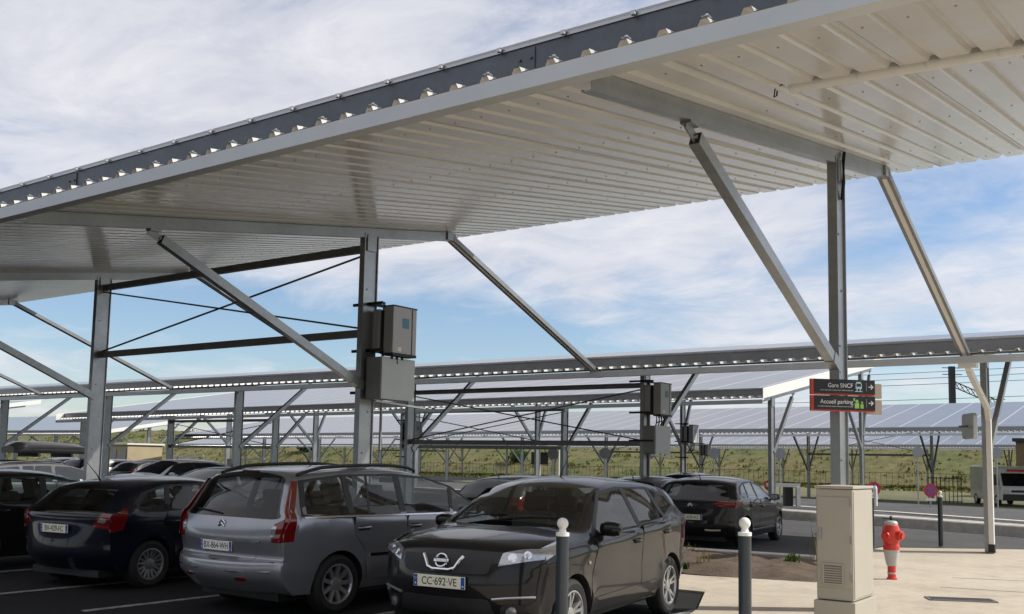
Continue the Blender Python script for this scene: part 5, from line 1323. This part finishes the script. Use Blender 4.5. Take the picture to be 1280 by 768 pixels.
for k in (2, 4, 6): a = P0.lerp(P1, k/7); mb.bar(a, a+Vector((0, 0, -2.3)), .05, .05)
mb.build('lattice_arm', M['dark_steel'], t, world=False)
mb = MB()
for x in (5.9, 6.6): mb.bar((x, 0, 1.5), (x, 0, 5.2), .14, .14)
mb.bar((5.2, 0, 5.0), (7.2, 0, 5.0), .1, .1); mb.build('hanger', M['dark_steel'], t, world=False)
for k, zz in enumerate((13.2, 14.1, 15.0, 11.2)):
    mb = MB(); pts = [(-140+i*10, 145.5+.6*k, zz+.35*((i % 6)-3)**2/9) for i in range(22)]
    mb.tube(pts, .035, 4, caps=False); tag(mb.build('overhead_wire', M['dark_steel']), 'thin overhead railway wire crossing the sky behind the gantry', 'wire', 'overhead railway wires')
# shelter with dark panel
t = thing('pay_shelter', (-52, 77, gz(77)), 'small white roofed shelter with a dark panel between the left posts', 'shelter', None, .55)
mb = MB(); mb.prof((0, 0, 3.2), (2.4, 0, 3.75), [(-1.2, -.1), (1.2, -.1), (1.2, .1), (-1.2, .1)]); mb.build('roof', M['white_trim'], t, world=False)
for x in (.2, 2.0):
    mb = MB(); mb.tube([(x, 0, 0), (x, 0, 3.3)], .08, 8); mb.build('post', M['white_paint'], t, world=False)
mb = MB(); mb.span((-.6, -.06, 1.75), (1.0, 0, 2.9)); mb.build('panel', M['dark_steel'], t, world=False)

# ------------------------------------------------------------------ light and sky
w = bpy.data.worlds.new('World'); SC.world = w; w.use_nodes = True; nt = w.node_tree
SUN_DIR = Vector((.79, .61, 0)).normalized(); EL = radians(41)
az = atan2(SUN_DIR.x, SUN_DIR.y)     # clockwise from +Y
sky = nt.nodes.new('ShaderNodeTexSky'); sky.sky_type = 'NISHITA'; sky.sun_disc = False; sky.sun_elevation = EL; sky.sun_rotation = az
sky.air_density = 1.0; sky.dust_density = .6; sky.ozone_density = 1.0
bg = nt.nodes['Background']; bg.inputs['Strength'].default_value = .10
tc = nt.nodes.new('ShaderNodeTexCoord'); sep = nt.nodes.new('ShaderNodeSeparateXYZ'); nt.links.new(tc.outputs['Generated'], sep.inputs[0])
mz = N(nt, 'ShaderNodeMath', operation='MAXIMUM'); mz.inputs[1].default_value = .0; nt.links.new(sep.outputs[2], mz.inputs[0])
ad = N(nt, 'ShaderNodeMath', operation='ADD'); ad.inputs[1].default_value = .16; nt.links.new(mz.outputs[0], ad.inputs[0])
dx = N(nt, 'ShaderNodeMath', operation='DIVIDE'); nt.links.new(sep.outputs[0], dx.inputs[0]); nt.links.new(ad.outputs[0], dx.inputs[1])
dy = N(nt, 'ShaderNodeMath', operation='DIVIDE'); nt.links.new(sep.outputs[1], dy.inputs[0]); nt.links.new(ad.outputs[0], dy.inputs[1])
cb = nt.nodes.new('ShaderNodeCombineXYZ'); nt.links.new(dx.outputs[0], cb.inputs[0]); nt.links.new(dy.outputs[0], cb.inputs[1])
mp = nt.nodes.new('ShaderNodeMapping'); mp.inputs['Location'].default_value = (8.3, 4.2, 0); mp.inputs['Scale'].default_value = (.8, 1., 1); mp.inputs['Rotation'].default_value = (0, 0, .5)
nt.links.new(cb.outputs[0], mp.inputs[0])
n1 = noise(nt, .75, 9, .58, vec=mp.outputs[0]); n1.inputs['Distortion'].default_value = .35
n2 = noise(nt, 3.6, 10, .66, vec=mp.outputs[0]); n2.inputs['Distortion'].default_value = .5
mixn = N(nt, 'ShaderNodeMath', operation='MULTIPLY_ADD'); mixn.inputs[1].default_value = .42; nt.links.new(n2.outputs[0], mixn.inputs[0]); nt.links.new(n1.outputs[0], mixn.inputs[2])
# more cover higher up
hz = N(nt, 'ShaderNodeMapRange'); hz.inputs['From Min'].default_value = .05; hz.inputs['From Max'].default_value = .45; hz.inputs['To Min'].default_value = -.11; hz.inputs['To Max'].default_value = .06
nt.links.new(sep.outputs[2], hz.inputs['Value'])
add2 = N(nt, 'ShaderNodeMath', operation='ADD'); nt.links.new(mixn.outputs[0], add2.inputs[0]); nt.links.new(hz.outputs[0], add2.inputs[1])
cur = add2.outputs[0]
nrmv = nt.nodes.new('ShaderNodeVectorMath'); nrmv.operation = 'NORMALIZE'; nt.links.new(tc.outputs['Generated'], nrmv.inputs[0])
def patch(d, r0, r1, wgt, flat=1.0):
    """widen or thin the cloud cover round a direction of the sky"""
    global cur
    dv = Vector(d).normalized()
    sub = nt.nodes.new('ShaderNodeVectorMath'); sub.operation = 'SUBTRACT'; sub.inputs[1].default_value = dv; nt.links.new(nrmv.outputs[0], sub.inputs[0])
    sc_ = nt.nodes.new('ShaderNodeVectorMath'); sc_.operation = 'MULTIPLY'; sc_.inputs[1].default_value = (1, 1, flat); nt.links.new(sub.outputs[0], sc_.inputs[0])
    ln = nt.nodes.new('ShaderNodeVectorMath'); ln.operation = 'LENGTH'; nt.links.new(sc_.outputs[0], ln.inputs[0])
    m_ = N(nt, 'ShaderNodeMapRange', interpolation_type='SMOOTHSTEP'); m_.inputs['From Min'].default_value = r0; m_.inputs['From Max'].default_value = r1
    m_.inputs['To Min'].default_value = wgt; m_.inputs['To Max'].default_value = 0; nt.links.new(ln.outputs[1], m_.inputs['Value'])
    a_ = N(nt, 'ShaderNodeMath', operation='ADD'); nt.links.new(cur, a_.inputs[0]); nt.links.new(m_.outputs[0], a_.inputs[1]); cur = a_.outputs[0]
patch((-.62, .77, .110), .06, .34, -.20, 3.2)
patch((-.82, .56, .115), .06, .34, -.16, 3.2)
patch((-.183, .954, .245), .02, .15, -.12)
patch((-.20, .97, .075), .04, .22, -.13, 3.5)
patch((-.499, .766, .41), .02, .14, -.10)
patch((-.87, .46, .24), .02, .12, -.09)
patch((-.74, .57, .38), .10, .40, .07)
patch((-.36, .913, .19), .03, .20, .10)
patch((-.582, .78, .235), .02, .12, .08)
patch((-.508, .846, .165), .005, .05, .12)
patch((-.14, .98, .16), .02, .14, .09, 1.5)
cov = ramp(nt, cur, [(.46, (.02, .02, .02)), (.58, (.40, .40, .40)), (.68, (.78, .78, .78)), (.84, (.97, .97, .97))])
ccol = ramp(nt, n2.outputs[0], [(.3, (6.9, 7.0, 7.7)), (.7, (8.8, 8.75, 9.1))])
tint = N(nt, 'ShaderNodeMix', data_type='RGBA', blend_type='MULTIPLY'); tint.inputs[0].default_value = 1.; tint.inputs[7].default_value = (1.12, 1.22, 1.36, 1)
nt.links.new(sky.outputs[0], tint.inputs[6])
mixc = N(nt, 'ShaderNodeMix', data_type='RGBA'); nt.links.new(cov.outputs[0], mixc.inputs[0]); nt.links.new(tint.outputs[2], mixc.inputs[6]); nt.links.new(ccol.outputs[0], mixc.inputs[7])
nt.links.new(mixc.outputs[2], bg.inputs['Color'])
sun = bpy.data.lights.new('sun', 'SUN'); sun.energy = 4.8; sun.angle = radians(.53); sun.color = (1, .95, .86)
so = bpy.data.objects.new('sun', sun); COL.objects.link(so)
dvec = Vector((SUN_DIR.x*cos(EL), SUN_DIR.y*cos(EL), sin(EL))); so.rotation_euler = (-dvec).to_track_quat('-Z', 'Y').to_euler(); so.location = (0, 0, 40)
SC.view_settings.view_transform = 'Standard'; SC.view_settings.look = 'None'; SC.view_settings.exposure = 0; SC.view_settings.gamma = 1
SC.render.engine = 'CYCLES'
SC.cycles.caustics_reflective = False; SC.cycles.caustics_refractive = False
